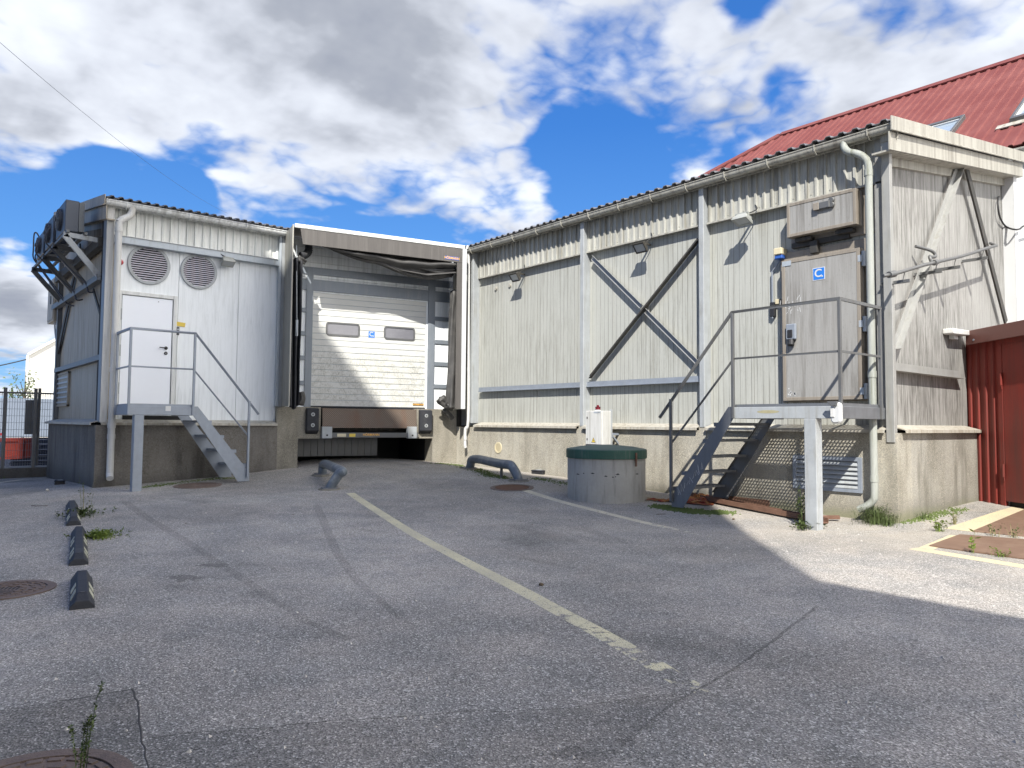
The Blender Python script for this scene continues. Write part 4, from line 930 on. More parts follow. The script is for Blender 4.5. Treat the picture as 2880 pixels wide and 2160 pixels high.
# ================================================================== DOCK LEVELLER
DL = thing('dock_leveller', tuple(FK.pt(2.1, -.4, .1)), 'brown chequered steel lip with grey bumper beam hanging in the dock pit', 'dock leveller')
pl, pr_ = kpx(907, 1148, .02)[0], kpx(1172, 1150, .02)[0]; pb = kpx(1040, 1204, .02)[1]
m = MB(); m.prism(Fr(FK.pt(pl, 0, 0), FK.out, FK.r), [(-.35, .31), (-.0, .31), (.05, pb), (.03, pb), (-.03, .29), (-.35, .29)], 0, pr_-pl); lip = m.build('lip_plate', 'tread_plate', DL, .004)
m = MB(); z0, z1 = kpx(1040, 1231, .1)[1], kpx(1040, 1217, .1)[1]; m.box(FK, pl-.02, pr_+.02, z0, z1, .02, .1); bb = m.build('cross_beam', 'steel_dark', DL, .006)
for x, w, mt in ((961, .10, 'cream'), (991, .07, 'yellow')):
    a_, z_ = kpx(x, 1224, .1); m = MB(); m.box(FK, a_-w, a_+w, z_-.035, z_+.035, .1, .103); m.build('rating_plate' if mt == 'cream' else 'warning_sticker', mt, bb)
a_, z_ = kpx(1044, 1223, .1); text('HÖRMANN', .072, FK, a_, z_, .103, 'orange', bb, 'beam_lettering', 1, 1.05)
for xa_, xb_ in ((905, 934), (1147, 1172)):
    a0, z0 = kpx(xa_, 1233, .12); a1, z1 = kpx(xb_, 1200, .12); m = MB(); m.box(FK, a0, a1, z0, z1, .1, .14); m.box(FK, a0, a0+.01, z0, z1, 0, .1); br = m.build('beam_bracket', 'galv_lit', DL, .006)
    m = MB(); m.disc(FK.pt((a0+a1)/2, z0+.07, .14), FK.out, .022, .004, 12); m.build('bolt_hole', 'black', br)
m = MB(); m.box(FK, pl, pr_, -.3, -.1, -.6, -.55); m.build('pit_crossbar', 'steel_black', DL)
def bumper(xl, xr, yt, yb_, label):
    a0, z1 = kpx(xl, yt, .14); a1, z0 = kpx(xr, yb_, .14)
    t = thing('dock_bumper', tuple(FK.pt((a0+a1)/2, z0, .0)), label, 'dock bumper', 'black rubber dock bumpers')
    m = MB(); m.prism(Fr(FK.pt(a0, 0, 0), FK.out, FK.r), [(0, z0-.06), (.0, z1+.02), (.13, z1), (.13, z0+.02)], 0, a1-a0); m.build('rubber_block', 'black_rubber', t, .012)
    for fz in (.25, .72):
        z = z1+(z0-z1)*fz; c = FK.pt((a0+a1)/2, z, .13); m = MB(); m.ring(c, FK.out, .022, .042, .006, 16); m.build('washer', 'galv_lit', t); m = MB(); m.disc(c, FK.out, .018, .012, 8); m.build('bolt', 'steel_dark', t)
bumper(864, 897, 1149, 1214, 'black rubber bumper left of the chequered lip, in the shade'); bumper(1183, 1216, 1154, 1214, 'grey black rubber bumper right of the chequered lip, in the sun')

# ================================================================== STICKERS / SIGNS
def csign(fr, x, y, d, h, label, sgn):
    a, z = fr.px(x, y, d); t = thing('sign', tuple(fr.pt(a, z-h, d)), label, 'sign', 'blue letter signs')
    m = MB(); m.box(fr, a-h, a+h, z-h, z+h, d, d+.003); m.build('sign_border', 'white', t)
    m = MB(); m.box(fr, a-h*.9, a+h*.9, z-h*.9, z+h*.9, d+.003, d+.005); m.build('sign_face', 'blue_sign', t)
    text('C', h*1.75, fr, a-sgn*h*.08, z+h*.05, d+.007, 'white', t, 'lettering', sgn, 1)
    m = MB(); q = a+sgn*h*.58; m.box(fr, q-h*.1, q+h*.1, z-h*.55, z-h*.33, d+.005, d+.007); m.build('full_stop', 'white', t)
csign(FK, 1045, 941, DD+.002, .082, 'blue square sign with white letter C between the panes of the roller door', 1)
csign(FC, 2303, 770, .192, .095, 'blue square sign with white letter C on the dirty steel cold store door', -1)

# ================================================================== PLATFORMS WITH STAIRS
def platform(fr, ac, a1, dw, do, zt, aend, zg, zgl, ntr, cols, label, legx, railend, postz, inner, topw):
    """ac corner side, a1 stair side, dw wall face, do outer face"""
    S, SD, LEG = cols
    t = thing('stair_platform', tuple(fr.pt((ac+a1)/2, zg, do)), label, 'steel stairs', 'steel platforms with stairs')
    zb = zt-.19
    # frame
    m = MB(); m.box(fr, ac-.02, a1+.02, zb, zt-.03, do-.05, do); m.build('edge_beam', LEG, t, .005)
    m = MB(); m.box(fr, ac-.02, ac+.03, zb, zt-.03, dw, do-.051); m.build('edge_beam', S, t, .005)
    m = MB(); m.box(fr, a1-.03, a1+.02, zb, zt-.03, dw, do-.051); m.build('edge_beam', S, t, .005)
    m = MB(); m.box(fr, ac+.03, a1-.03, zb+.02, zt-.04, (dw+do)/2-.03, (dw+do)/2+.03); m.build('cross_member', SD, t)
    m = MB(); m.box(fr, ac-.0, a1+.01, zt-.03, zt+.012, do-.035, do-.029); m.box(fr, ac, ac+.006, zt-.03, zt+.012, dw, do-.035); m.build('kick_plate', S, t)
    # grating
    m = MB(); a = ac+.03
    while a < a1-.01: m.box(fr, a, a+.005, zt-.03, zt, dw+.01, do-.04); a += .052
    d = dw+.02
    while d < do-.04: m.box(fr, ac+.03, a1-.02, zt-.012, zt-.001, d, d+.006); d += .036
    m.build('deck_grating', 'galv_dark', t)
    # leg
    m = MB(); m.box(fr, legx[0], legx[1], zgl-.1, zb, do-.15, do+.005); m.build('leg', LEG, t, .008)
    # stringers
    for d0, mt in ((do-.012, S), (dw+inner, SD)):
        m = MB(); w = .25
        sx = aend-a1; m.prism(fr, [(a1, zt-.02), (a1+.10, zt-.02), (aend+.10, zg+.11), (aend+.10, zg-.06), (aend-.12, zg-.06), (a1, zb+.03)], d0-.01, d0)
        m.prism(fr, [(a1+.10, zt-.02), (aend+.10, zg+.11), (aend+.10, zg+.10), (a1+.10, zt-.03)], d0-.05 if mt == S else d0-.01, d0 if mt == S else d0+.04)
        m.build('stringer', mt, t, .003)
    # treads
    rise = (zt-zg)/(ntr+1); run = (aend-.05-a1)/(ntr)
    for k in range(1, ntr+1):
        z = zt-k*rise; ax = a1+.06+(k-.75)*run; m = MB(); d_0, d_1 = dw+inner+.01, do-.03
        m.box(fr, ax, ax+.006, z-.035, z, d_0, d_1); m.box(fr, ax+.24, ax+.246, z-.045, z, d_0, d_1)
        for q in range(1, 7): m.box(fr, ax+q*.034, ax+q*.034+.004, z-.028, z, d_0, d_1)
        d = d_0+.02
        while d < d_1: m.box(fr, ax+.006, ax+.24, z-.010, z-.002, d, d+.006); d += .04
        m.box(fr, ax-.0, ax+.245, z-.06, z-.001, d_0-.008, d_0); m.box(fr, ax-.0, ax+.245, z-.06, z-.001, d_1, d_1+.008)
        m.build('tread', 'galv_dark' if S == 'galv_dark' else S, t)
    # railing
    zr_, zm_ = zt+1.345, zt+.67; dr_ = do-.01
    rz1, ra1 = railend[1], railend[0]; sl_ = (rz1-zr_)/(ra1-a1)
    m = MB(); m.tube([fr.pt(ac-.03, zr_, dw+topw), fr.pt(ac-.03, zr_, dr_), fr.pt(a1+.02, zr_, dr_), fr.pt(ra1, rz1, dr_)], .021, square=True); m.build('top_rail', SD, t)
    zp = zr_+sl_*(postz-a1-.02); zq = zp-(zr_-zm_)
    m = MB(); m.tube([fr.pt(ac-.03, zm_, dw+topw), fr.pt(ac-.03, zm_, dr_), fr.pt(a1-.0, zm_, dr_), fr.pt(postz, zq, dr_)], .014, square=True); m.build('mid_rail', SD, t)
    for a, z0_, z1_, d in ((ac-.03, zb+.0, zr_-.02, dw+topw+.02), (ac-.03, zb, zr_-.02, dr_), (a1+.01, zb-.0, zr_-.02, dr_), (postz, zg+.02, zp-.01, dr_+.02)):
        m = MB(); m.box(fr, a-.02, a+.02, z0_, z1_, d-.02+.012, d+.032); m.build('guard_post', SD if S != 'galv' else S, t, .003)
    return t
PA = platform(FA, 3.17, 4.22, .2, 1.45, .29, 5.22, -1.10, -1.2, 4, ('galv', 'galv', 'galv'), 'grey steel platform with stairs below the white door on the shaded left wall', (3.24, 3.40), (5.47, .14), 5.27, .25, .22)
m = MB(); a_, z_ = FA.px(473, 1149, 1.45); m.box(FA, a_-.045, a_+.045, z_-.045, z_+.045, 1.45, 1.452); m.build('type_plate', 'white', PA)
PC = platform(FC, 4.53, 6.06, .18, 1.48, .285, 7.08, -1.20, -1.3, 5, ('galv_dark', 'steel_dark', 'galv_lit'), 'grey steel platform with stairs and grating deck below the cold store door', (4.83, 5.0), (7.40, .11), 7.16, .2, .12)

# chalk like scribble on the lower stringer, yellow stain on the beam
rr = random.Random(21); D_ = 1.469
for k in range(9):
    x0_ = 1908+k*8; y0_ = 1392-k*9; a0, z0 = FC.px(x0_, y0_, D_); a1, z1 = FC.px(x0_+rr.uniform(-3, 7), y0_-rr.uniform(14, 24), D_); a2, z2 = FC.px(x0_+rr.uniform(2, 9), y0_+rr.uniform(-6, 4), D_)
    m = MB(); m.tube([FC.pt(a0, z0, D_), FC.pt(a1, z1, D_), FC.pt(a2, z2, D_)], .005, 4); m.build('paint_scribble', 'galv_lit', PC)
a_, z_ = FC.px(2160, 1158, 1.48); M['ochre'] = plain('ochre_stain', (.34, .31, .19), .6, 0, .3, 20)
m = MB(); m.add([FC.pt(a_+.17*math.cos(w_*math.pi/10), z_+.022*math.sin(w_*math.pi/10), 1.4812) for w_ in range(20)], [list(range(20))]); m.build('ochre_stain', 'ochre', PC)

# ================================================================== FLOODLIGHTS
def floodlight(name, P, fr, w, body, label, tilt, arm=True):
    """P centre of the glass"""
    t = thing('floodlight', tuple(P), label, 'floodlight', 'floodlights on the walls')
    out = fr.out; r = fr.r; n_ = (out*math.cos(tilt)+Vector((0, 0, -1))*math.sin(tilt)).normalized(); u_ = n_.cross(r).normalized()
    if u_.z < 0: u_ = -u_
    h = w*.72
    def fv(a, b_, c): return P+r*a+u_*b_+n_*c
    m = MB(); vs = [fv(sx*w/2*k, sy*h/2*k, c) for k, c in ((1, 0), (1, -.03), (.62, -.11)) for sx, sy in ((-1, -1), (1, -1), (1, 1), (-1, 1))]
    m.add(vs, [(0, 1, 2, 3)]+[(k*4+i, k*4+(i+1) % 4, (k+1)*4+(i+1) % 4, (k+1)*4+i) for k in (0, 1) for i in range(4)]+[(8, 9, 10, 11)]); m.build('lamp_body', body, t, .006)
    m = MB(); f2 = Fr(P, r, n_)
    for a0, a1, b0, b1 in ((-w/2, w/2, h/2-.02, h/2+.008), (-w/2, w/2, -h/2-.008, -h/2+.02), (-w/2, -w/2+.02, -h/2+.02, h/2-.02), (w/2-.02, w/2, -h/2+.02, h/2-.02)):
        vs = [fv(a, b_, c) for a in (a0, a1) for b_ in (b0, b1) for c in (0, .014)]; m.add(vs, [(0,1,3,2),(4,6,7,5),(0,4,5,1),(2,3,7,6),(0,2,6,4),(1,5,7,3)])
    m.build('lamp_frame', body, t)
    m = MB(); m.add([fv(sx*(w/2-.018), sy*(h/2-.018), .004) for sx, sy in ((-1, -1), (1, -1), (1, 1), (-1, 1))], [(0, 1, 2, 3)]); m.build('lamp_glass', 'lampglass', t)
    W = P-fr.out*(fr.out.dot(P-fr.o)); 
    m = MB(); m.tube([fv(-w*.42, 0, -.04), fv(-w*.42, .05, -.12)], .01, square=True); m.tube([fv(w*.42, 0, -.04), fv(w*.42, .05, -.12)], .01, square=True); m.bar(fv(-w*.42, .05, -.12), fv(w*.42, .05, -.12), .03, .012)
    m.bar(fv(0, .05, -.12), W+Vector((0, 0, .1)), .03, .03); m.build('lamp_bracket', body, t)
    if arm:
        m = MB(); q = fv(.05*(-1 if fr is FC else 1)*1, .02, -.1); m.tube(smoothpts([W+Vector((0, 0, .26))-r*.06, W+Vector((0, 0, .3))-r*.08+out*.08, W+Vector((0, 0, .2))-r*.14+out*.14, q], 5), .009, 6); m.build('cable', 'black', t)
floodlight('', FA.pt(*FA.px(642, 741, .22), .22), FA, .25, 'lamp_grey', 'grey floodlight beside the round vents on the left wall', R(62))
floodlight('', FC.pt(*FC.px(1447, 780, .3), .3), FC, .26, 'lamp_black', 'black floodlight above two wall stubs, farthest along the sunny wall', R(38))
floodlight('', FC.pt(*FC.px(1800, 697, .3), .3), FC, .26, 'lamp_black', 'black floodlight over the crossed steel braces', R(38))
floodlight('', FC.pt(*FC.px(2087, 622, .34), .34), FC, .27, 'lamp_grey', 'pale floodlight left of the cold store hatch', R(68))

# ================================================================== SMALL WALL FITTINGS
a_, z_ = FA.px(338.5, 737, .03); t = thing('alarm_siren', tuple(FA.pt(a_, z_-.06, 0)), 'round red alarm siren left of the first round vent', 'siren')
m = MB(); m.disc(FA.pt(a_, z_, 0), FA.out, .058, .03, 24); m.build('siren_base', 'red_plastic', t, .004); m = MB(); m.disc(FA.pt(a_, z_, .03), FA.out, .052, .04, 24, .03); m.build('siren_cap', 'red_plastic', t, .006)
a_, z_ = FA.px(504.5, 911, .02); m = MB(); m.prism(FA, [(a_-.125, z_+.05), (a_+.12, z_+.03), (a_+.11, z_-.055), (a_-.11, z_-.035)], .004, .012); tag(m.build('warning_tape', 'yellow'), 'strip of yellow tape stuck beside the white door', 'tape')
a_, z_ = FA.px(500.5, 931, .03); t = thing('intercom', tuple(FA.pt(a_, z_-.08, 0)), 'small black intercom under the yellow tape', 'intercom')
m = MB(); m.box(FA, a_-.028, a_+.028, z_-.08, z_+.08, 0, .03); m.build('intercom_box', 'black', t, .005); m = MB(); m.box(FA, a_-.016, a_+.016, z_+.02, z_+.05, .03, .034); m.build('display', 'steel', t)
m = MB(); m.tube([FA.pt(a_, z_-.08, .012), FA.pt(a_-.005, -.0, .012)], .007, 6); m.build('cable_duct', 'trim_a', t)
# white box sensor on the right platform
c = FC.pt(*FC.px(2352, 1158, 1.52), 1.52); t = thing('motion_sensor', tuple(c-Vector((0, 0, .12))), 'white motion sensor on the front corner of the right platform', 'sensor')
ax, az = FC.px(2352, 1158, 1.52)
m = MB(); m.prism(FC, rrect(ax-.075, ax+.06, az-.15, az+.12, .05), 1.485, 1.56); m.build('sensor_body', 'white', t, .02); m = MB(); m.box(FC, ax-.0, ax+.055, az-.07, az+.05, 1.56, 1.575); m.build('sensor_window', 'white_dirty', t, .006)
m = MB(); m.prism(FC, [(ax+.09, az+.13), (ax-.05, az+.13), (ax-.03, az+.075), (ax+.03, az+.07)], 1.56, 1.60); m.build('sensor_hood', 'steel_dark', t, .004)
# yellow and blue switch box with conduit
ax, az = FC.px(2180, 712, .2); t = thing('switch_box', tuple(FC.pt(ax, az-.08, 0)), 'cream and dark blue switch box with conduit left of the cold store door', 'switch box')
m = MB(); m.box(FC, ax-.09, ax+.05, az-.02, az+.085, 0, .17); m.build('box_cover', 'cream', t, .01); m = MB(); m.box(FC, ax-.085, ax+.045, az-.085, az-.021, 0, .15); m.build('box_base', 'navy_sign', t, .01)
m = MB(); cx_ = FC.px(2172, 800, .05)[0]; m.tube([FC.pt(ax, az-.1, .06), FC.pt(cx_, az-.25, .05), FC.pt(cx_, 1.7, .05)], .014, 8); m.build('conduit', 'galv', t)
zz = FC.px(2172, 868, .05)[1]; m = MB(); m.box(FC, cx_-.04, cx_+.04, zz-.13, zz+.1, 0, .07); m.build('connector', 'black', t, .006)
m = MB(); m.box(FC, cx_-.13, cx_-.05, zz+.06, zz+.14, 0, .06); m.build('junction_box', 'cream', t, .006)

# ================================================================== ELECTRICAL CABINET
t = thing('electrical_cabinet', (10.15, 9.6, -.38), 'pale grey electrical cabinet with red beacon standing behind the concrete well', 'electrical cabinet')
CF = Fr((10.02, 0, 0), (0, 1, 0), (-1, 0, 0)); c0, ct = CF.px(1692, 1155, 0); c1, _ = CF.px(1647, 1155, 0); cb = CF.px(1650, 1250, 0)[1]
m = MB(); m.box(CF, c0, c1, cb, ct, -.28, -.02); m.build('cabinet_body', 'white_dirty', t, .008)
m = MB(); m.box(CF, c0+.004, c1-.004, cb+.004, ct-.004, -.018, 0); cd = m.build('cabinet_door', 'white_dirty', t, .006)
for z in (ct-.13, cb+.1):
    m = MB(); m.box(CF, c1-.055, c1-.035, z-.02, z+.02, 0, .008); m.build('lock', 'black', cd)
a_ = (c0+c1)/2; z = cb+.085; m = MB(); m.prism(CF, [(a_-.055, z-.045), (a_+.055, z-.045), (a_, z+.05)], 0, .002); m.build('warning_triangle', 'black', cd); m = MB(); m.prism(CF, [(a_-.042, z-.038), (a_+.042, z-.038), (a_, z+.036)], .002, .004); ys = m.build('triangle_face', 'yellow', cd)
m = MB(); m.prism(CF, [(a_+.008, z+.02), (a_-.014, z-.006), (a_-.002, z-.006), (a_-.008, z-.03), (a_+.014, z-.0), (a_+.002, z)], .004, .005); m.build('lightning_bolt', 'black', cd)
m = MB(); m.box(CF, c0+.03, c0+.2, ct-.045, ct-.015, 0, .002); m.build('name_plate', 'steel', cd)
bc = CF.pt(a_+.02, ct, -.14); m = MB(); m.disc(bc, (0, 0, 1), .058, .02, 18); bcn = m.build('beacon_base', 'white', t); m = MB(); m.disc(bc+Vector((0, 0, .02)), (0, 0, 1), .052, .045, 18, .05); m.disc(bc+Vector((0, 0, .065)), (0, 0, 1), .056, .012, 18); m.disc(bc+Vector((0, 0, .077)), (0, 0, 1), .03, .035, 18, .018); m.build('beacon_dome', 'dark_red', t, .004)
m = MB(); m.box(CF, c0-.005, c0+.03, cb-.04, ct+.03, -.29, -.25); m.build('mounting_rail', 'galv_lit', t)
m = MB(); m.bar(CF.pt(c0+.02, cb+.2, -.28), CF.pt(c0+.02, cb+.2, -.5), .04, .04); m.bar(CF.pt(c0+.02, cb+.0, -.5), CF.pt(c0+.02, cb+.18, -.3), .03, .03); m.build('wall_bracket', 'galv', t)
m = MB(); m.box(CF, c0+.1, c0+.16, -1.25, cb, -.2, -.14); m.build('post', 'galv', t)

# ================================================================== CONCRETE WELL
wc = Vector((9.28, 8.6, -1.24)); t = thing('concrete_well', tuple(wc), 'round grey concrete well ring with a green metal lid', 'well')
def cyl(c, prof, seg, name, mat, parent, smooth=True):
    vs = [Vector((c[0]+r*math.cos(2*math.pi*j/seg), c[1]+r*math.sin(2*math.pi*j/seg), z)) for r, z in prof for j in range(seg)]; n = len(prof)
    fs = [(i*seg+j, i*seg+(j+1) % seg, (i+1)*seg+(j+1) % seg, (i+1)*seg+j) for i in range(n-1) for j in range(seg)]+[list(range(seg)), list(range((n-1)*seg, n*seg))]
    m = MB(); m.add(vs, fs); return m.build(name, mat, parent, 0, smooth)
cyl(wc, [(.655, -1.45), (.655, -.56), (.645, -.545)], 72, 'ring', 'ring', t)
lid = cyl(wc, [(.675, -.565), (.68, -.56), (.68, -.43), (.67, -.42)], 72, 'lid_rim', 'green_lid', t); cyl(wc, [(.672, -.424), (.668, -.412), (.45, -.375), (.2, -.352), (.01, -.346)], 72, 'lid_cover', 'lid_top', t)
wr = onz(1802, 1290, -.55); dvec = Vector((wr.x-wc.x, wr.y-wc.y, 0)).normalized(); p = Vector((wc.x, wc.y, 0))+dvec*.69
m = MB(); m.bar(p+Vector((0, 0, -.46)), p+Vector((0, 0, -.60)), .035, .02, dvec); m.tube([p+Vector((0, 0, -.6))+dvec*.0, p+Vector((0, 0, -.68))], .016, 8); m.build('hasp', 'rust', t)
m = MB(); rr = random.Random(5); vd = Vector((-wc.x, -wc.y, 0)).normalized()
for k in range(9):
    w = math.atan2(vd.y, vd.x)+rr.uniform(-.9, .9); z = -.82+rr.uniform(-.03, .03); L_ = rr.uniform(.02, .09)/.65
    vs = [Vector((wc.x+.657*math.cos(w+q*L_), wc.y+.657*math.sin(w+q*L_), z+dz_)) for q, dz_ in ((0, 0), (.5, .012), (1, -.004), (.5, -.01))]; m.add(vs, [(0, 1, 2, 3)])
m.build('scrape_marks', 'black', t)

# ================================================================== BENT PIPE GUARDS
def guard(P, r, label, foot):
    t = thing('pipe_guard', tuple(P[0]), label, 'wheel guide', 'bent pipe wheel guides')
    Q = smoothpts([Vector(p) for p in P], 7); m = MB(); m.tube(Q, r, 24); m.build('bent_pipe', 'pipe_grey', t, smooth=True)
    for p in (P[0], P[-1]):
        p = Vector(p); z = gz(p.x, p.y); m = MB(); f_ = Fr((p.x, p.y, 0), (1, -.3, 0), (.3, 1, 0)); m.box(f_, -r*1.5, r*1.5, z-.02, z+.034, -r*1.5, r*1.5); bp = m.build('base_plate', 'galv_dark', t, .003)
        m = MB(); m.disc((p.x, p.y, z-.03), (0, 0, 1), r*2.7, .045, 9, r*2.2); m.build('mortar_pad', 'conc_k', t)
    p = Vector(foot); m = MB(); m.box(Fr((p.x, p.y, 0), (1, 0, 0), (0, 1, 0)), -.02, .02, gz(p.x, p.y)-.02, p.z, -.02, .02); m.build('prop', 'steel_dark', t)
def atd(x, y, d): q = raydir(x, y); return q*(d/math.hypot(q.x, q.y))
def hd(p): return math.hypot(p.x, p.y)
b0, b1 = gpx(905, 1336), gpx(926, 1376); r0, r1 = atd(912, 1303, hd(b0)-.12), atd(955, 1322, hd(b1)-.02)
guard([b0+Vector((0, 0, -.03)), b0.lerp(r0, .35), b0.lerp(r0, .7)+Vector((0, .02, .03)), r0.lerp(r1, .15), r0.lerp(r1, .5), r0.lerp(r1, .85), r1+Vector((.03, -.05, -.03)), b1+(r1-b1)*.62+Vector((.04, -.05, .06)), b1+(r1-b1)*.18, b1+Vector((0, 0, -.03))], .088, 'bent grey pipe guard left of the loading bay, end pointing at the yellow line', r0.lerp(r1, .8))
b0, b1 = gpx(1318, 1318), gpx(1459, 1352); r0, r1 = atd(1334, 1289, hd(b0)-.15), atd(1420, 1307, hd(b1)+.25)
guard([b0+Vector((0, 0, -.03)), b0.lerp(r0, .35), b0.lerp(r0, .7)+Vector((0, .03, .03)), r0.lerp(r1, .15), r0.lerp(r1, .5), r0.lerp(r1, .85), r1+Vector((.05, -.08, .0)), b1+(r1-b1)*.45+Vector((.0, .0, .12)), b1+(r1-b1)*.10+Vector((0, 0, .06)), b1+Vector((0, 0, -.03))], .092, 'bent grey pipe guard right of the loading bay beside the sunny wall', r0.lerp(r1, .9))

# ================================================================== MANHOLES
def manhole(c, r, kind, label, rot=0):
    t = thing('manhole_cover', (c.x, c.y, c.z), label, 'manhole cover', 'round iron covers in the asphalt'); z0 = c.z
    def local(a, b_, z): x = a*math.cos(rot)-b_*math.sin(rot); y = a*math.sin(rot)+b_*math.cos(rot); return Vector((c.x+x, c.y+y, gz(c.x+x, c.y+y)+z))
    def annulus(r0, r1, z, seg=48, h=.006):
        m = MB(); vs = [local(rr_*math.cos(2*math.pi*j/seg), rr_*math.sin(2*math.pi*j/seg), zz) for rr_, zz in ((r0, z), (r0, z+h), (r1, z+h), (r1, z)) for j in range(seg)]
        m.add(vs, [(k*seg+j, k*seg+(j+1) % seg, (k+1)*seg+(j+1) % seg, (k+1)*seg+j) for k in range(3) for j in range(seg)]); return m
    annulus(r*.82, r, .001, h=.009).build('frame_ring', 'iron', t)
    m = MB(); vs = [local(0, 0, .004)]+[local(r*.8*math.cos(2*math.pi*j/48), r*.8*math.sin(2*math.pi*j/48), .004) for j in range(48)]; m.add(vs, [(0, 1+j, 1+(j+1) % 48) for j in range(48)]); cv = m.build('cover_plate', 'iron', t)
    m = MB()
    if kind == 'bars':
        for k in range(-5, 6):
            b_ = k*r*.14; hw = math.sqrt(max(.001, (r*.76)**2-b_*b_)); q = [local(-hw, b_-r*.035, .005), local(hw, b_-r*.035, .005), local(hw, b_+r*.035, .005), local(-hw, b_+r*.035, .005)]
            q2 = [v+Vector((0, 0, .008)) for v in q]; m.add(q+q2, [(4,5,6,7),(0,1,5,4),(1,2,6,5),(2,3,7,6),(3,0,4,7)])
        m.build('grate_bars', 'rust', cv)
        # slots between the bars
        m = MB()
        for k in range(-5, 5):
            b_ = (k+.5)*r*.14; hw = math.sqrt(max(.001, (r*.68)**2-b_*b_)); m.add([local(-hw, b_-r*.028, .0052), local(hw, b_-r*.028, .0052), local(hw, b_+r*.028, .0052), local(-hw, b_+r*.028, .0052)], [(0, 1, 2, 3)])
        m.build('slots', 'void', cv)
    else:
        for r0, r1, nn in ((.70, .78, 22), (.52, .60, 16), (.34, .42, 12)):
            for j in range(nn):
                w0, w1 = 2*math.pi*j/nn, 2*math.pi*(j+.72)/nn; v4 = []
                for rr_, w in ((r0, w0), (r1, w0), (r1, w1), (r0, w1)): v4.append(local(r*rr_*math.cos(w), r*rr_*math.sin(w), .0045))
                q2 = [v+Vector((0, 0, .006)) for v in v4]; m.add(v4+q2, [(4,5,6,7),(0,1,5,4),(1,2,6,5),(2,3,7,6),(3,0,4,7)])
        m.build('raised_pattern', 'iron', cv)
        if kind == 'slots':
            m = MB()
            for k in range(-3, 4):
                for s_ in (-1, 1):
                    a0, b_ = s_*r*.03, k*r*.085; v4 = [local(a0, b_, .0052), local(a0+s_*r*.24, b_+r*.07, .0052), local(a0+s_*r*.24, b_+r*.115, .0052), local(a0, b_+r*.045, .0052)]; m.add(v4, [(0, 1, 2, 3)])
            m.build('slots', 'void', cv)
manhole(gpx(12, 1661), .36, 'slots', 'brown iron drain cover left of the nearest rubber wheel stop', .9)
manhole(gpx(75, 2232), .36, 'slots', 'iron drain cover at the bottom left edge, beside a tall weed', .4)
manhole(gpx(556, 1366), .42, 'plain', 'flat rusty round cover at the foot of the left stairs')
manhole(gpx(1440, 1372), .40, 'bars', 'rusty barred drain grate crossed by the start of the cream line', -.35)

# ================================================================== WHEEL STOPS
def wheel_stop(c, L_, ang_, label):
    t = thing('wheel_stop', (c.x, c.y, c.z), label, 'wheel stop', 'black rubber wheel stops in a row')
    f_ = Fr((c.x, c.y, c.z), (math.cos(ang_), math.sin(ang_), 0), (-math.sin(ang_), math.cos(ang_), 0)); w, h = .082, .105
    sec = [(-w, -.02), (w, -.02), (w*.98, .02), (w*.42, h), (-w*.42, h), (-w*.98, .02)]
    m = MB(); vs = []
    for d, k, hh in ((0, 1, .55), (.09, 1, 1.0), (L_-.09, 1, 1.0), (L_, 1, .55)):
        vs += [f_.pt(a if i in (0, 1, 2, 5) else a*(1 if hh == 1 else 1.25), z if i in (0, 1, 2, 5) else z*hh, d) for i, (a, z) in enumerate(sec)]
    m.add(vs, [list(range(6)), list(range(18, 24))]+[(k*6+i, k*6+(i+1) % 6, (k+1)*6+(i+1) % 6, (k+1)*6+i) for k in range(3) for i in range(6)]); m.build('rubber_block', 'black_rubber', t, .004)
    for d in ((.16, .40) if L_ < 1.2 else (.16, .40, .95, 1.2)):
        for s_ in (-1, 1):
            m = MB(); q = [(s_*w*.90, .034), (s_*w*.52, .088)]; n_ = Vector((s_*.085, 0, .05)).normalized()
            vs = [f_.pt(q[0][0], q[0][1], d), f_.pt(q[0][0], q[0][1], d+.13), f_.pt(q[1][0], q[1][1], d+.16), f_.pt(q[1][0], q[1][1], d+.03)]
            off = (f_.r*s_*.85+Vector((0, 0, .5))).normalized()*.003; vs2 = [v+off*1.5 for v in vs]; vs = [v-off*2 for v in vs]
            m.add(vs+vs2, [(4,5,6,7),(0,1,5,4),(1,2,6,5),(2,3,7,6),(3,0,4,7)]); m.build('reflector', 'reflector', t)
    for d in (.1, L_-.14):
        m = MB(); m.disc(f_.pt(0, h, d), (0, 0, 1), .017, .0015, 12); m.build('bolt_recess', 'black', t)
s1 = gpx(231, 1713); s1e = gpx(229, 1612); s2 = gpx(221, 1590); s2e = gpx(222, 1478); s3 = gpx(207, 1478); s3e = gpx(201, 1411)
def aim(a, b_): d = b_-a; return math.atan2(-d.x, d.y)
wheel_stop(s1, 1.1, aim(s1, s1e), 'nearest black rubber wheel stop, shortest to see, beside the drain cover')
wheel_stop(s2, min(2.2, (s2e-s2).length-.25), aim(s2, s2e), 'middle black rubber wheel stop beside the bright green moss tuft')
wheel_stop(s3, min(2.4, (s3e-s3).length-.5), aim(s3, s3e), 'farthest black rubber wheel stop with a weed growing at its side')

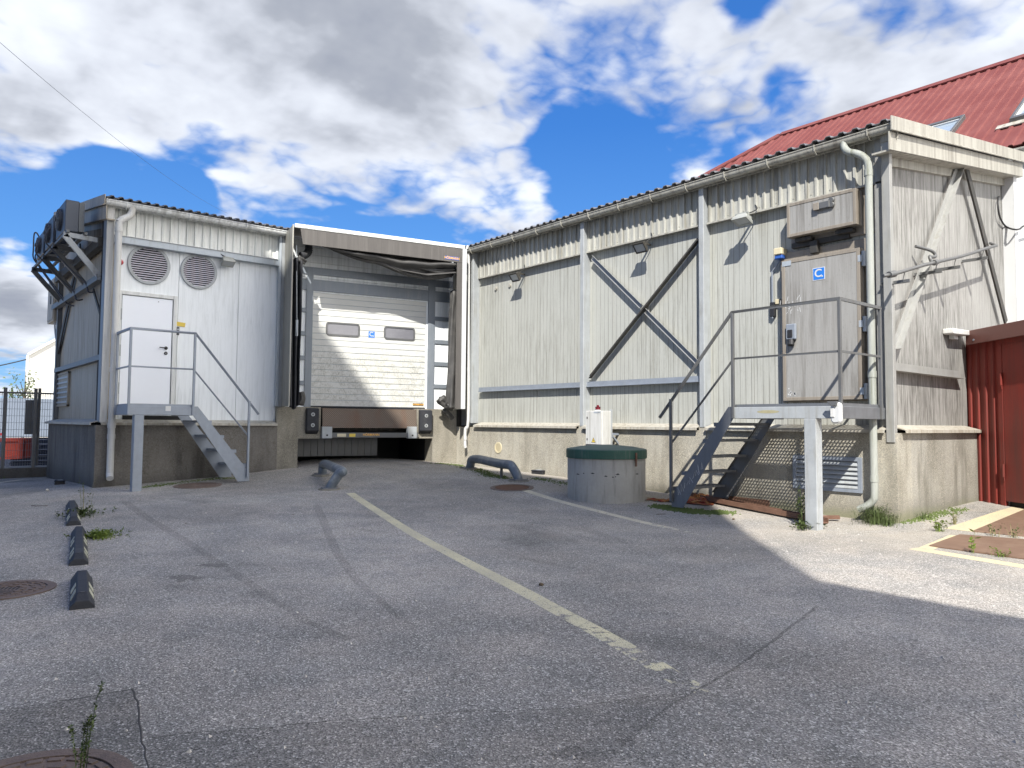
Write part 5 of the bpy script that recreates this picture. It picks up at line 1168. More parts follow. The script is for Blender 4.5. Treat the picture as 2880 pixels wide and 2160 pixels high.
# ================================================================== BAIT BOXES
def bait(x, y, w, label, rot=0):
    c = gpx(x, y); t = thing('bait_box', (c.x, c.y, c.z), label, 'bait box', 'low black bait boxes along the walls')
    f_ = Fr((c.x, c.y, c.z), (math.cos(rot), math.sin(rot), 0), (math.sin(rot), -math.cos(rot), 0)); m = MB(); m.box(f_, -w/2, w/2, -.01, .05, -.09, .09); m.build('box_base', 'black', t, .012)
    m = MB(); m.box(f_, -w/2-.008, w/2+.008, .05, .085, -.098, .098); ld = m.build('box_lid', 'black_rubber', t, .014); m = MB(); m.box(f_, -w*.2, w*.22, .085, .088, -.04, .05); m.build('box_label', 'steel' if rot else 'white_dirty', ld)
bait(453, 1352, .34, 'black bait box under the left platform', 0); bait(1517, 1333, .30, 'black bait box between the pipe guard and the well', -1.35); bait(168, 1362, .24, 'small black bait box at the foot of the shaded side wall', 1.4)
# ================================================================== CONDENSERS ON THE SIDE WALL
RK = thing('condenser_rack', (2.7, 18.0, 2.7), 'dark steel bracket rack on the shaded side wall carrying fan units', 'steel rack')
ry = [16.05, 17.35, 18.65, 20.3]; zt0, zb0 = 3.52, 2.76
for i, y in enumerate(ry):
    mt = 'galv_lit' if i == 0 else ('steel_dark' if i < 3 else 'steel_dark')
    m = MB(); m.bar((2.98, y, zt0-.03), (2.30, y, zt0), .06, .09); m.build('bracket_arm', mt, RK)
    m = MB(); m.bar((2.32, y, zt0-.02), (2.93, y, zb0+.03), .06, .10); m.build('bracket_strut', mt if i == 0 else 'steel_dark', RK)
m = MB(); m.bar((2.93, 15.95, zb0), (2.93, 21.4, zb0+.03), .10, .10, prof=angle_prof(.12)); m.build('lower_beam', 'steel_dark', RK)
m = MB(); m.bar((2.93, 15.95, zt0-.06), (2.93, 21.0, zt0-.06), .12, .18); m.build('upper_beam', 'steel_black', RK)
for x in (2.36, 2.66):
    m = MB(); m.bar((x, 15.95, zt0+.05), (x, 20.5, zt0+.05), .05, .05); m.build('rack_rail', 'steel_dark', RK)
def condenser(y0, L_, w, x0, h, label):
    t = thing('condenser_unit', ((x0+w/2), y0+L_/2, zt0+.08), label, 'condenser unit', 'fan units on the steel rack')
    z0 = zt0+.08
    f_ = Fr((0, y0, 0), (1, 0, 0), (0, -1, 0))
    m = MB(); m.box(f_, x0, x0+w*.72, z0, z0+h, -L_, 0); cs = m.build('casing', 'casing', t, .01)
    m = MB(); m.box(f_, x0+w*.72, x0+w, z0+.02, z0+h-.02, -L_+.02, -.0); m.build('fin_block', 'coil', t)
    nf = 2 if L_ > 1 else 1
    for k in range(nf):
        c = Vector((x0, y0+L_*(k+.5)/nf, z0+h/2)); r = min(h*.36, L_/nf*.40)
        m = MB(); m.ring(c, (-1, 0, 0), r*.93, r, .05, 32); fs_ = m.build('fan_shroud', 'casing', t)
        m = MB()
        for q in (.3, .5, .7, .9):
            pts = [c+Vector((-.085+.03*q*q, r*q*math.cos(w_), r*q*math.sin(w_))) for w_ in [2*math.pi*j/24 for j in range(25)]]; m.tube(pts, .005, 4, caps=False)
        for j in range(12):
            w_ = 2*math.pi*j/12; m.tube([c+Vector((-.088, 0, 0)), c+Vector((-.075, r*.5*math.cos(w_), r*.5*math.sin(w_))), c+Vector((-.05, r*.97*math.cos(w_), r*.97*math.sin(w_))), c+Vector((0, r*.99*math.cos(w_), r*.99*math.sin(w_)))], .005, 4)
        m.build('fan_guard', 'fence', t)
        m = MB(); m.disc(c+Vector((-.05, 0, 0)), (-1, 0, 0), r*.2, .05, 16)
        for j in range(4):
            w_ = 2*math.pi*j/4; a = Vector((0, math.cos(w_), math.sin(w_))); b_ = Vector((0, -math.sin(w_), math.cos(w_))); o_ = c+Vector((-.05, 0, 0)); m.add([o_+a*r*.15-b_*.03, o_+a*r*.85-b_*.10+Vector((.02, 0, 0)), o_+a*r*.85+b_*.08+Vector((-.03, 0, 0)), o_+a*r*.15+b_*.03], [(0, 1, 2, 3)])
        m.build('fan_blades', 'black', t)
condenser(16.08, 1.0, .32, 2.32, .60, 'nearest dark fan unit on the rack, showing its finned end')
condenser(17.35, 1.0, .32, 2.30, .57, 'second dark fan unit on the rack, its round guards in profile')
condenser(18.6, 1.0, .32, 2.30, .50, 'farthest dark fan unit on the rack, beside the looped pipe')
for q_ in (((113, 672), (103, 655), (96, 660), (94, 700), (94, 725), (110, 750), (145, 800), (183, 850), (215, 862)), ((117, 712), (103, 713), (100, 728), (118, 757), (150, 800), (182, 842), (205, 850))):
    m = MB(); m.tube(smoothpts([onY(x, y, 20.3-.9*max(0, (x-110)/100)) for x, y in q_], 5), .016, 8); m.build('insulated_pipe', 'copper', RK)
for y in (17.3, 18.6):
    m = MB(); m.tube(smoothpts([Vector(p) for p in ((2.25, y, 3.9), (2.15, y-.1, 3.6), (2.3, y-.1, 3.4), (2.6, y-.2, 3.05), (2.85, y-.3, 2.8), (2.9, y-.4, 2.6), (3.02, y-.4, 2.62))], 5), .016, 6); m.build('hose', 'copper', RK)
# wall cabinet beyond
t = thing('wall_cabinet', (2.9, 21.6, 2.3), 'tall narrow pale cabinet at the far edge of the side wall', 'wall cabinet')
m = MB(); m.box(FB, 21.15, 22.1, 2.45, 3.55, -.05, .16); m.build('cabinet_body', 'panel_b', t, .01); m = MB(); m.box(FB, 21.2, 22.05, 2.5, 3.5, .16, .175); cd = m.build('cabinet_door', 'panel_b', t, .005); m = MB(); m.box(FB, 21.5, 21.56, 2.9, 3.1, .175, .19); m.build('handle', 'black', cd)
m = MB(); m.tube(smoothpts([FB.pt(21.5, 2.45, .08), FB.pt(21.5, 2.2, .06), FB.pt(21.2, 1.6, .03), FB.pt(21.0, 1.0, .02)], 4), .02, 6); m.build('cable_duct', 'steel', t)

# ================================================================== PIPE RUN AND CABLE ON THE END WALL
t = thing('pipe_run', (12, 4.2, 2.0), 'grey steel pipe run on angle brackets climbing across the end wall', 'pipe')
P = [FD.pt(*FD.px(x, y, d), d) for x, y, d in ((2484, 776, .26), (2500, 773, .30), (2520, 769, .33), (2600, 745, .33), (2700, 722, .33), (2740, 710, .33), (2775, 698, .34), (2802, 691, .34), (2786, 684, .14))]
m = MB(); m.tube(P, .025, 12); m.build('pipe', 'steel_dark', t, smooth=True)
m = MB(); m.tube([P[1], P[2].lerp(P[1], .2)], .045, 12); m.build('coupling', 'steel_dark', t, smooth=True)
m = MB(); m.tube([P[3].lerp(P[4], .25), P[3].lerp(P[4], .32)], .042, 12); m.build('coupling', 'steel_dark', t, smooth=True)
m = MB(); q = P[3].lerp(P[4], .2); m.tube(smoothpts([q, q+Vector((0, .03, .10)), q+Vector((.15, .06, .12)), q+Vector((.3, .06, .16)), q+Vector((.26, .1, .24)), q+Vector((.05, .24, .30))], 4), .024, 10); m.build('branch_pipe', 'steel_dark', t, smooth=True)
for f_ in (.55, ):
    pass
for x, y in ((2547, 762), (2638, 737), (2690, 726), (2768, 702)):
    a_, z_ = FD.px(x, y, .33); m = MB(); m.bar(FD.pt(a_-.02, z_-.14, 0), FD.pt(a_-.02, z_-.14, .38), .05, .05, prof=angle_prof(.05, .006)); m.tube([FD.pt(a_-.02, z_-.13, .3), FD.pt(a_-.02, z_, .33)], .006, 6); m.build('pipe_bracket', 'steel_dark', t)
m = MB(); m.tube(smoothpts([FD.pt(*FD.px(x, y, d), d) for x, y, d in ((2810, 553, .02), (2807, 562, .06), (2808, 590, .07), (2814, 615, .06), (2828, 636, .05), (2850, 645, .22), (2868, 644, .25), (2885, 634, .2), (2960, 620, .2))], 4), .016, 8)
tag(m.build('black_cable', 'black', smooth=True), 'black cable drooping from the end wall across the white post', 'cable')
# broken piece of flashing above the shed
a0, z0 = FD.px(2670, 927, .1); a1, z1 = FD.px(2716, 935, .1); t = thing('broken_gutter', tuple(FD.pt(a0, z0-.1, .1)), 'torn stub of white gutter sticking out beside the red shed roof', 'gutter piece')
m = MB(); m.prism(FD, [(a0, z0+.02), (a1+.1, z1+.03), (a1+.1, z1-.05), (a0+.05, z0-.07), (a0, z0-.06)], .0, .16); m.build('gutter_stub', 'white_dirty', t, .01); m = MB(); m.box(FD, a0+.2, a0+.35, z0-.13, z0-.06, .02, .1); m.build('torn_flap', 'white_dirty', t)

# ================================================================== WHITE WALL STRIP / RED ROOFED HALL
RB = thing('red_roofed_building', (21, 8, -1.4), 'large building with bright red sheet metal roof and skylights behind the warehouse', 'building')
Xr, Zr, tn, Ye = 24.0, 10.4, .75, 13.8
Xe = 18.2; zroof = lambda x: Zr-tn*(Xr-x)
m = MB(); prof = []; y = -6.0; pitch = .26
while y < Ye+5.6:
    for dy, h in ((0, 0), (.12, 0), (.145, .035), (.205, .035), (.23, 0)): prof.append((y+dy, h))
    y += pitch
vs = []; nrm = Vector((-tn, 0, 1)).normalized()
for y, h in prof:
    xm = Xr if y <= Ye else Xr-(y-Ye)
    xm = max(xm, Xe+.02); vs += [Vector((Xe, y, zroof(Xe)))+nrm*h, Vector((xm, y, zroof(xm)))+nrm*h, Vector((Xe, y, zroof(Xe)))+nrm*(h-.02)]
n = len(prof); fs = []
for i in range(n-1): fs += [(3*i, 3*i+3, 3*i+4, 3*i+1), (3*i+2, 3*i+5, 3*i+3, 3*i)]
m.add(vs, fs); rf = m.build('roof', 'red_roof', RB)
m = MB(); m.add([(Xe, Ye+5.8, zroof(Xe)), (Xr, Ye, Zr), (2*Xr-Xe, Ye+5.8, zroof(Xe))], [(0, 1, 2)]); m.add([(Xr, -6, Zr), (Xr, Ye, Zr), (2*Xr-Xe, Ye+5.8, zroof(Xe)), (2*Xr-Xe, -6, zroof(Xe))], [(0, 1, 2, 3)]); m.build('rear_roof', 'red_roof', RB)
def cap(p, q): m = MB(); m.bar(p, q, .34, .05, nrm); return m
cap(Vector((Xr, -6, Zr+.06)), Vector((Xr, Ye, Zr+.06))).build('ridge_cap', 'red_roof', RB)
cap(Vector((Xr, Ye, Zr+.06)), Vector((Xe, Ye+5.8, zroof(Xe)+.06))).build('hip_cap', 'red_roof', RB)
m = MB(); m.box(Fr((18.5, 0, 0), (0, 1, 0), (-1, 0, 0)), -6, Ye+5.5, -1.8, zroof(Xe)-.25, -8, 0); m.build('wall', 'white', RB)
m = MB(); f_ = Fr((Xe, 0, 0), (0, 1, 0), (-1, 0, 0)); m.box(f_, -6, Ye+5.6, zroof(Xe)-.30, zroof(Xe)-.06, -.1, -.02); m.build('eaves_board', 'trim_c', RB)
m = MB(); ring = []; 
vs = []; fs = []
for k in range(9):
    w = math.pi*(1+k/8); vs += [f_.pt(a, zroof(Xe)-.12+.08*math.sin(w), .06+.08*math.cos(w)) for a in (-6, Ye+5.6)]
fs = [(2*k, 2*k+1, 2*k+3, 2*k+2) for k in range(8)]; m.add(vs, fs); m.build('gutter', 'trim_c', RB)
def skylight(y0, y1, xt, xb):
    U = Vector((1, 0, tn)).normalized()
    def q(x, y, h): return Vector((x, y, zroof(x)))+nrm*h
    def rect(xa_, xb_, ya_, yb_, h0, h1): m = MB(); vs = [q(x, y, h) for x in (xa_, xb_) for y in (ya_, yb_) for h in (h0, h1)]; m.add(vs, [(0,1,3,2),(4,6,7,5),(0,4,5,1),(2,3,7,6),(0,2,6,4),(1,5,7,3)]); return m
    fr_ = rect(xt-.10, xt, y0, y1, -.02, .15); w = .07
    for a in ((xb, xb+.10, y0, y1), (xb+.1, xt-.1, y0, y0+w), (xb+.1, xt-.1, y1-w, y1)): fr_.add(rect(*a, -.02, .15).v, rect(*a, -.02, .15).f)
    s_ = fr_.build('skylight', 'steel_dark', RB, .008); sf = rect(xt-.14, xt-.10, y0+w, y1-w, .02, .11); 
    for a in ((xb+.1, xb+.14, y0+w, y1-w), (xb+.14, xt-.14, y0+w, y0+w+.04), (xb+.14, xt-.14, y1-w-.04, y1-w)): sf.add(rect(*a, .02, .11).v, rect(*a, .02, .11).f)
    sf.build('sash', 'white', s_); rect(xb+.14, xt-.14, y0+w+.04, y1-w-.04, .05, .07).build('glass', 'skyglass', s_)
    rect(xb-.18, xb, y0-.1, y1+.25, .03, .055).build('flashing', 'sill', s_)
def onroof(x, y): 
    q = raydir(x, y); p0_ = Vector((Xr, 0, Zr)); n_ = Vector((-tn, 0, 1)); return q*(p0_.dot(n_)/q.dot(n_))
c1 = onroof(2718, 336); skylight(c1.y, c1.y+.95, c1.x, c1.x-1.3)
c2 = onroof(2842, 351); skylight(c2.y-1.0, c2.y, c2.x+1.35, c2.x)
m = MB(); m.box(FD, 15.99, 18.45, -1.8, 5.1, -.3, .03); m.build('side_wall', 'white', RB)
m = MB(); m.box(FD, 15.86, 15.98, -1.2, 4.72, -.2, .10); m.build('wall_edge', 'white', RB, .005)

# ================================================================== RED SHED
s_dir = Vector((-.56, -.83, 0)).normalized(); s_out = Vector((s_dir.y, -s_dir.x, 0)); 
if s_out.dot(Vector((-1, 0, 0))) < 0: s_out = -s_out
FS = Fr((13.56, 4.37, 0), s_dir, s_out)
RS = thing('red_shed', (14.2, 3.6, -1.2), 'red painted sheet metal shed with brown roof edge at the right end', 'shed')
m = MB(); corr(m, FS, -.6, .50, -1.35, 1.45, 0, .17, .03); m.build('wall', 'shed_red', RS)
e0 = FS.px(2828, 1200, .0)[0]
m = MB(); m.box(FS, .50, e0-.004, -1.3, 1.45, -.02, .034); m.build('corner_post', 'shed_red', RS, .004)
db_ = FS.px(2850, 1412, .02)[1]
m = MB(); m.box(FS, e0, e0+1.3, db_, 1.3, -.03, .028); sd = m.build('door', 'shed_red', RS, .004)
for y in (1065, 1324):
    z = FS.px(2826, y, .04)[1]; m = MB(); m.tube([FS.pt(e0-.005, z-.1, .05), FS.pt(e0-.005, z+.1, .05)], .018, 10); m.tube([FS.pt(e0-.002, z-.16, .04), FS.pt(e0-.002, z-.1, .045)], .008, 6); m.build('hinge', 'shed_red', sd)
m = MB(); m.box(FS, e0, e0+1.4, -1.35, db_-.01, -.1, -.04); m.build('threshold_gap', 'void', RS)
m = MB(); m.box(FS, e0, e0+2.3, 1.3, 1.45, -.04, .03); m.box(FS, e0+1.32, e0+2.3, -1.4, 1.3, -.04, .03); m.build('wall_end', 'shed_red', RS)
ft, fb = FS.px(2715, 932, .17), FS.px(2722, 970, .17); f2 = FS.px(2880, 899, .17)
m = MB(); k_ = (f2[1]-ft[1])/(f2[0]-ft[0]); E_ = ft[0]+3.0; th = ft[1]-fb[1]
m.prism(FS, [(ft[0], ft[1]-th), (E_, ft[1]-th+k_*3), (E_, ft[1]+k_*3), (ft[0], ft[1])], .15, .17); m.build('fascia', 'shed_roof', RS, .004)
m = MB(); m.prism(FS, [(ft[0]+.01, ft[1]-th+.03), (E_, ft[1]-th+.03+k_*3), (E_, ft[1]-.02+k_*3), (ft[0]+.01, ft[1]-.02)], -1.6, .15); m.build('roof', 'shed_roof', RS)
m = MB(); m.disc(FS.pt(*FS.px(2738, 956, .17), .17), FS.out, .018, .006, 10); m.build('fixing_bolt', 'galv', RS)
m = MB(); m.box(FS, -.6, 2.9, -1.5, 1.5, -1.6, -1.5); m.box(FS, 2.8, 2.9, -1.5, 1.5, -1.5, -.05); m.build('rear_wall', 'shed_red', RS)

# ================================================================== LOOSE STEEL, NETTING
def channel(p, q, w, h, name, label, open_up=True):
    p, q = Vector(p), Vector(q); t_ = .012
    pr = [(-w/2, 0), (w/2, 0), (w/2, h), (w/2-t_, h), (w/2-t_, t_), (-w/2+t_, t_), (-w/2+t_, h), (-w/2, h)]
    m = MB(); m.bar(p, q, w, h, prof=pr); return tag(m.build(name, 'rust', bevel=.003), label, 'steel beam', 'rusty steel beams lying by the wall')
def gup(x, y, h=0): p = gpx(x, y); p.z += h; return p
channel(gup(1935, 1400, .02), gup(2322, 1475, .012), .12, .075, 'rusty_beam', 'front rusty steel channel lying on the ground past the platform leg')
channel(gup(2040, 1412, .012), gup(2462, 1459, .012), .12, .10, 'rusty_beam', 'rear rusty steel channel lying along the foot of the sunny wall')
channel(gup(2255, 1463, .012), gup(2362, 1466, .03), .06, .05, 'rusty_beam', 'short rusty steel offcut with bolt holes beside the platform leg')
def netsheet(cx, cy, L_, W_, hh, seed, ang_):
    c = gpx(cx, cy); m = MB(); nu, nv = 34, 18; vs = []; ca, sa = math.cos(ang_), math.sin(ang_)
    for j in range(nv+1):
        for i in range(nu+1):
            u, v = i/nu-.5, j/nv-.5; e_ = max(0, 1-(2*u)**2)*max(0, 1-(2*v)**2)
            nz = noise.noise(Vector((u*5+seed, v*5, seed))); n2_ = noise.noise(Vector((u*13+seed, v*12, seed+3)))
            a, b_ = u*L_*(1+.3*nz), v*W_*(1+.4*nz)+.1*n2_; x = c.x+a*ca-b_*sa; y = c.y+a*sa+b_*ca
            vs.append(Vector((x, y, gz(x, y)+.015+hh*max(0, e_*(.45+1.1*nz)+.35*n2_*e_**.5+.12*e_))))
    w = nu+1; m.add(vs, [(j*w+i, j*w+i+1, (j+1)*w+i+1, (j+1)*w+i) for j in range(nv) for i in range(nu)]); return m
t = thing('crumpled_netting', tuple(gpx(1975, 1408)), 'crumpled red and yellow plastic sheet lying under the right stairs', 'plastic sheet')
for nm, a in (('sheet', (1975, 1410, .62, .36, .11, 8, -1.0)), ('sheet', (1915, 1414, 1.0, .16, .06, 5, -1.15))):
    o = netsheet(*a).build(nm, 'netting', t, recalc=False); sd_ = o.modifiers.new('thickness', 'SOLIDIFY'); sd_.thickness = .003

# ================================================================== WEEDS AND MOSS
def tuft(name, c, n, h, spread, mat, leaf, label=None, cat=None, group=None, seed=0, kind=None, leafn=3, droop=.5):
    rr = random.Random(seed); st = MB(); lf = MB()
    for _ in range(n):
        a = rr.uniform(0, 6.28); d = abs(rr.gauss(0, spread*.5)); b_ = Vector((c.x+math.cos(a)*d, c.y+math.sin(a)*d, 0)); b_.z = gz(b_.x, b_.y)-.005
        hh = h*rr.uniform(.45, 1.0); le = Vector((math.cos(a), math.sin(a), 0))*hh*rr.uniform(.1, droop); w = .0035+.002*rr.random(); pd = Vector((-math.sin(a), math.cos(a), 0))*w
        pts = [b_, b_+le*.25+Vector((0, 0, hh*.45)), b_+le*.7+Vector((0, 0, hh*.85)), b_+le*1.1+Vector((0, 0, hh))]
        for k in range(3): s0, s1_ = 1-k/3.2, 1-(k+1)/3.2; st.add([pts[k]-pd*s0, pts[k]+pd*s0, pts[k+1]+pd*s1_, pts[k+1]-pd*s1_], [(0, 1, 2, 3)])
        for k in range(leafn):
            t_ = rr.uniform(.2, 1); i = min(2, int(t_*3)); p = pts[i].lerp(pts[i+1], t_*3-i); d_ = Vector((rr.gauss(0, 1), rr.gauss(0, 1), rr.gauss(.3, .5))).normalized(); s_ = d_.cross(Vector((rr.random(), rr.random(), 1))).normalized(); L_ = leaf*rr.uniform(.5, 1.2)
            lf.add([p, p+d_*L_*.5+s_*L_*.28, p+d_*L_, p+d_*L_*.5-s_*L_*.28], [(0, 1, 2, 3)])
    k = len(st.f); st.add(lf.v, lf.f); o = st.build(name, mat, recalc=False); o.data.materials.append(M['leaf' if mat == 'dry' else mat])
    for i_, p_ in enumerate(o.data.polygons): p_.material_index = 0 if i_ < k else 1
    return tag(o, label, cat or 'weed', group)
G = 'weeds growing from the asphalt'
tuft('weed', gpx(222, 2200), 5, .40, .05, 'leaf', .016, 'tall thin green weed at the bottom left edge of the photo', group=G, seed=1, leafn=110, droop=.15)
tuft('weed', gpx(236, 1445), 9, .60, .12, 'dry', .03, 'tall wispy weed beside the farthest wheel stop', group=G, seed=2, leafn=9, droop=.2)
tuft('weed', gpx(236, 1452), 60, .12, .32, 'leaf', .05, 'low green weed patch at the side of the farthest wheel stop', group=G, seed=3, leafn=5)
tuft('weed', gpx(276, 1512), 240, .075, .20, 'leaf_bright', .04, 'bright yellow green low tuft beside the middle wheel stop', group=G, seed=4, leafn=4)
tuft('weed', gpx(2462, 1473), 240, .26, .22, 'leaf', .022, 'feathery green weed at the foot of the corner downpipe', group=G, seed=5, leafn=5)
tuft('weed', gpx(2494, 1478), 80, .16, .16, 'leaf', .02, 'low green weed right of the downpipe foot', group=G, seed=15, leafn=4)
tuft('weed', gpx(2270, 1488), 60, .10, .22, 'leaf', .05, 'green creeping weed at the foot of the platform leg', group=G, seed=6, leafn=6)
tuft('weed', gpx(2258, 1482), 8, .62, .06, 'leaf', .055, 'tall leafy weed climbing the left side of the platform leg', group=G, seed=7, leafn=12, droop=.25)
tuft('weed', gpx(2640, 1494), 26, .15, .07, 'leaf_bright', .04, 'bright green leafy weed in front of the end wall', group=G, seed=8, leafn=5)
tuft('weed', gpx(2686, 1474), 14, .22, .07, 'dry', .025, 'thin green weed near the end wall, right of the bright one', group=G, seed=9, leafn=7)
tuft('weed', gpx(2596, 1460), 30, .12, .12, 'leaf', .018, 'dark low weed against the foot of the end wall', group=G, seed=10, leafn=4)
tuft('weed', gpx(2738, 1556), 3, .27, .02, 'leaf_bright', .07, 'single broad leaved weed growing through the nearer brown deck plate', group=G, seed=11, leafn=5, droop=.2)
tuft('weed', gpx(2815, 1566), 14, .10, .09, 'leaf_bright', .03, 'small green weed at the near edge of the nearer deck plate', group=G, seed=12, leafn=5)
tuft('weed', gpx(2800, 1508), 10, .17, .1, 'dry', .03, 'brownish weed in the gap between the two deck plates', group=G, seed=13, leafn=6)
tuft('weed', gpx(2848, 1512), 10, .18, .1, 'dry', .03, 'dry weed at the right end of the gap between the deck plates', group=G, seed=14, leafn=6)
def moss(px, n, h, label, seed, mat='moss'):
    rr = random.Random(seed); P = [gpx(*p) for p in px]; m = MB()
    for _ in range(n):
        i = rr.randrange(len(P)-1); p = P[i].lerp(P[i+1], rr.random()); x, y = p.x+rr.gauss(0, .09), p.y+rr.gauss(0, .09); z = gz(x, y); r = rr.uniform(.008, .03); a = rr.uniform(0, 6.28)
        c = Vector((x, y, z+h*rr.uniform(.3, 1))); m.add([c]+[Vector((x+r*math.cos(a+k*1.257), y+r*math.sin(a+k*1.257), z-.002)) for k in range(5)], [(0, 1+k, 1+(k+1) % 5) for k in range(5)])
    o = m.build('moss', mat, recalc=False); tag(o, label, 'moss', kind='stuff')
moss([(1858, 1424), (1900, 1432), (1960, 1440), (2040, 1442)], 2600, .025, 'band of green moss on the asphalt at the foot of the right stairs', 1)
moss([(1335, 1317), (1375, 1335), (1420, 1345)], 700, .02, 'moss under the right pipe guard', 2)
moss([(1225, 1303), (1280, 1307), (1312, 1316)], 260, .02, 'moss line at the foot of the dock corner', 3)
moss([(405, 1371), (470, 1362), (600, 1346), (690, 1344)], 500, .015, 'moss line along the foot of the left wall', 4)
moss([(1590, 1362), (1540, 1350), (1500, 1345)], 260, .015, 'moss line along the sunny wall behind the well', 5)
moss([(2520, 1468), (2600, 1455), (2700, 1432)], 420, .03, 'moss line along the foot of the end wall', 6)
# leaves, twigs and grit scattered on the asphalt
rr = random.Random(11); m = MB()
for _ in range(420):
    if rr.random() < .6: p = gpx(rr.uniform(150, 2500), rr.uniform(1335, 1560))
    else: p = gpx(rr.uniform(0, 2880), rr.uniform(1400, 2150))
    if p.x > 10.4 or (p.y > 15.4): continue
    r = rr.uniform(.006, .018); a = rr.uniform(0, 6); z = gz(p.x, p.y)
    m.add([Vector((p.x, p.y, z+r*.8))]+[Vector((p.x+r*rr.uniform(.6, 1.2)*math.cos(a+k*1.571), p.y+r*rr.uniform(.6, 1.2)*math.sin(a+k*1.571), z-.001)) for k in range(4)], [(0, 1+k, 1+(k+1) % 4) for k in range(4)])
M['grit'] = plain('grit', (.42, .40, .37), .8, 0, .5, 40)
tag(m.build('gravel', 'grit', recalc=False), 'pale grit scattered over the asphalt', 'grit', kind='stuff')
m = MB()
for _ in range(160):
    p = gpx(rr.uniform(250, 2500), rr.uniform(1340, 1480))
    if p.x > 10.4 or p.y > 15.3: continue
    r = rr.uniform(.012, .03); a = rr.uniform(0, 6); z = gz(p.x, p.y); m.add([Vector((p.x+r*math.cos(a+k*1.571)*(1 if k % 2 else .5), p.y+r*math.sin(a+k*1.571)*(1 if k % 2 else .5), z+.004+.006*rr.random())) for k in range(4)], [(0, 1, 2, 3)])
M['leaflitter'] = plain('leaf_litter', (.10, .07, .04), .8, 0, .5, 30)
tag(m.build('leaf_litter', 'leaflitter', recalc=False), 'small dead leaves scattered near the walls', 'leaves', kind='stuff')
def stone(x, y, r, label):
    c = gpx(x, y); m = MB(); bm = bmesh.new(); bmesh.ops.create_icosphere(bm, subdivisions=2, radius=r); 
    m.add([Vector((c.x, c.y, c.z+r*.5))+Vector((v.co.x, v.co.y, v.co.z*.7))*(1+.4*noise.noise(v.co*30+c)) for v in bm.verts], [[v.index for v in f.verts] for f in bm.faces]); bm.free(); return tag(m.build('stone', 'grit' if 'pale' in label else 'leaflitter'), label, 'stone')
stone(133, 1381, .035, 'small pale stone on the asphalt left of the building corner'); stone(1522, 1647, .022, 'small dark lump beside the yellow line'); stone(2062, 1462, .02, 'small dark stone on the asphalt in front of the right stairs')
m = MB(); P = [gup(88, 1422, .006), gup(100, 1425, .012), gup(118, 1424, .008), gup(134, 1423, .006)]; m.tube(P, .004, 5); tag(m.build('twig', 'trunk'), 'thin dark twig on the asphalt at the left', 'twig')
m = MB(); P = [gup(1845, 1448, .006), gup(1858, 1448, .012), gup(1872, 1447, .008)]; m.tube(P, .004, 5); tag(m.build('twig', 'trunk'), 'short twig in front of the right stairs', 'twig')

# ================================================================== FENCE AND WHAT STANDS BEHIND IT
FF = Fr((0, 21.4, 0), (1, 0, 0), (0, -1, 0))
ft_, fbm = FF.px(0, 1101, 0)[1], FF.px(0, 1312, 0)[1]
t = thing('wire_fence', (0, 21.4, -1.4), 'green grey welded wire fence on a low concrete edge left of the warehouse', 'fence')
xs = [FF.px(97, 1200, 0)[0]+k*2.45 for k in (-3, -2, -1, 0)]
xs = [xs[3]-2.45*3, xs[3]-2.45*2, xs[3]-.62, xs[3]]
for x in xs:
    m = MB(); m.box(FF, x-.035, x+.035, -1.45, ft_+.10, -.04, .04); m.build('post', 'fence_post', t, .004)
m = MB(); m.box(FF, xs[3]+.06, xs[3]+.12, -1.2, ft_+.11, -.10, -.05); m.build('post', 'fence_post', t)
m = MB(); m.box(FF, -8, 3.0, ft_-.04, ft_+.0, -.045, .045); m.build('top_rail', 'fence_post', t)
m = MB(); x = -3.0
while x < 2.98: m.box(FF, x-.004, x+.004, fbm, ft_-.04, .0, .007); x += .052
for z in np.linspace(fbm+.05, ft_-.08, 11): m.box(FF, -3, 2.98, z-.004, z+.004, .007, .014)
m.build('wire_mesh', 'fence', t)
m = MB(); m.box(FF, -8, 3.0, fbm-.04, fbm, -.03, .03); m.build('bottom_rail', 'galv', t)
m = MB(); m.box(FF, -8, 3.0, -1.6, fbm-.05, -.1, .05); m.build('concrete_edge', 'conc_a', t)
ax0, ax1 = FF.px(72, 1200, .05)[0], FF.px(110, 1200, .05)[0]
m = MB(); m.box(FF, ax0, ax1, FF.px(0, 1222, 0)[1], FF.px(0, 1123, 0)[1], -.14, -.12); m.build('cover_sheet', 'fence_post', t)
moss([(0, 1345), (60, 1342), (128, 1338)], 500, .08, 'weedy strip along the foot of the fence', 7, 'leaf')
FH = Fr((0, 25, 0), (1, 0, 0), (0, -1, 0)); t = thing('board_hoarding', (1, 25, -1.4), 'pale blue white board hoarding behind the fence', 'hoarding')
a = -4.0
while a < 5: m = MB(); m.box(FH, a, a+1.19, -.5, .60, -.03, 0); m.build('board', 'hoarding', t, .004); a += 1.2
m = MB(); m.box(FH, -4, 5, -1.5, -.52, -.3, -.1); m.build('base', 'machine_dark', t)
FM = Fr((0, 23.6, 0), (1, 0, 0), (0, -1, 0))
def fm(x, y): return FM.px(x, y, 0)
t = thing('red_machine', (2.2, 23.6, -1.3), 'red steel implement frame standing behind the fence', 'machine')
a0, z1 = fm(-60, 1233); a1, z0 = fm(90, 1290); m = MB(); m.box(FM, a0, a1, z1-.10, z1, -.2, .0); m.build('top_frame', 'machine_red', t, .01)
m = MB(); m.box(FM, a0, fm(45, 0)[0], z1-.22, z1-.16, -.1, .02); m.build('rail', 'machine_red', t)
m = MB(); b0_, b1_ = fm(52, 1240)[0], fm(66, 1240)[0]; m.box(FM, b0_, b1_, z0, z1, -.3, .05); m.build('upright', 'machine_red', t, .01)
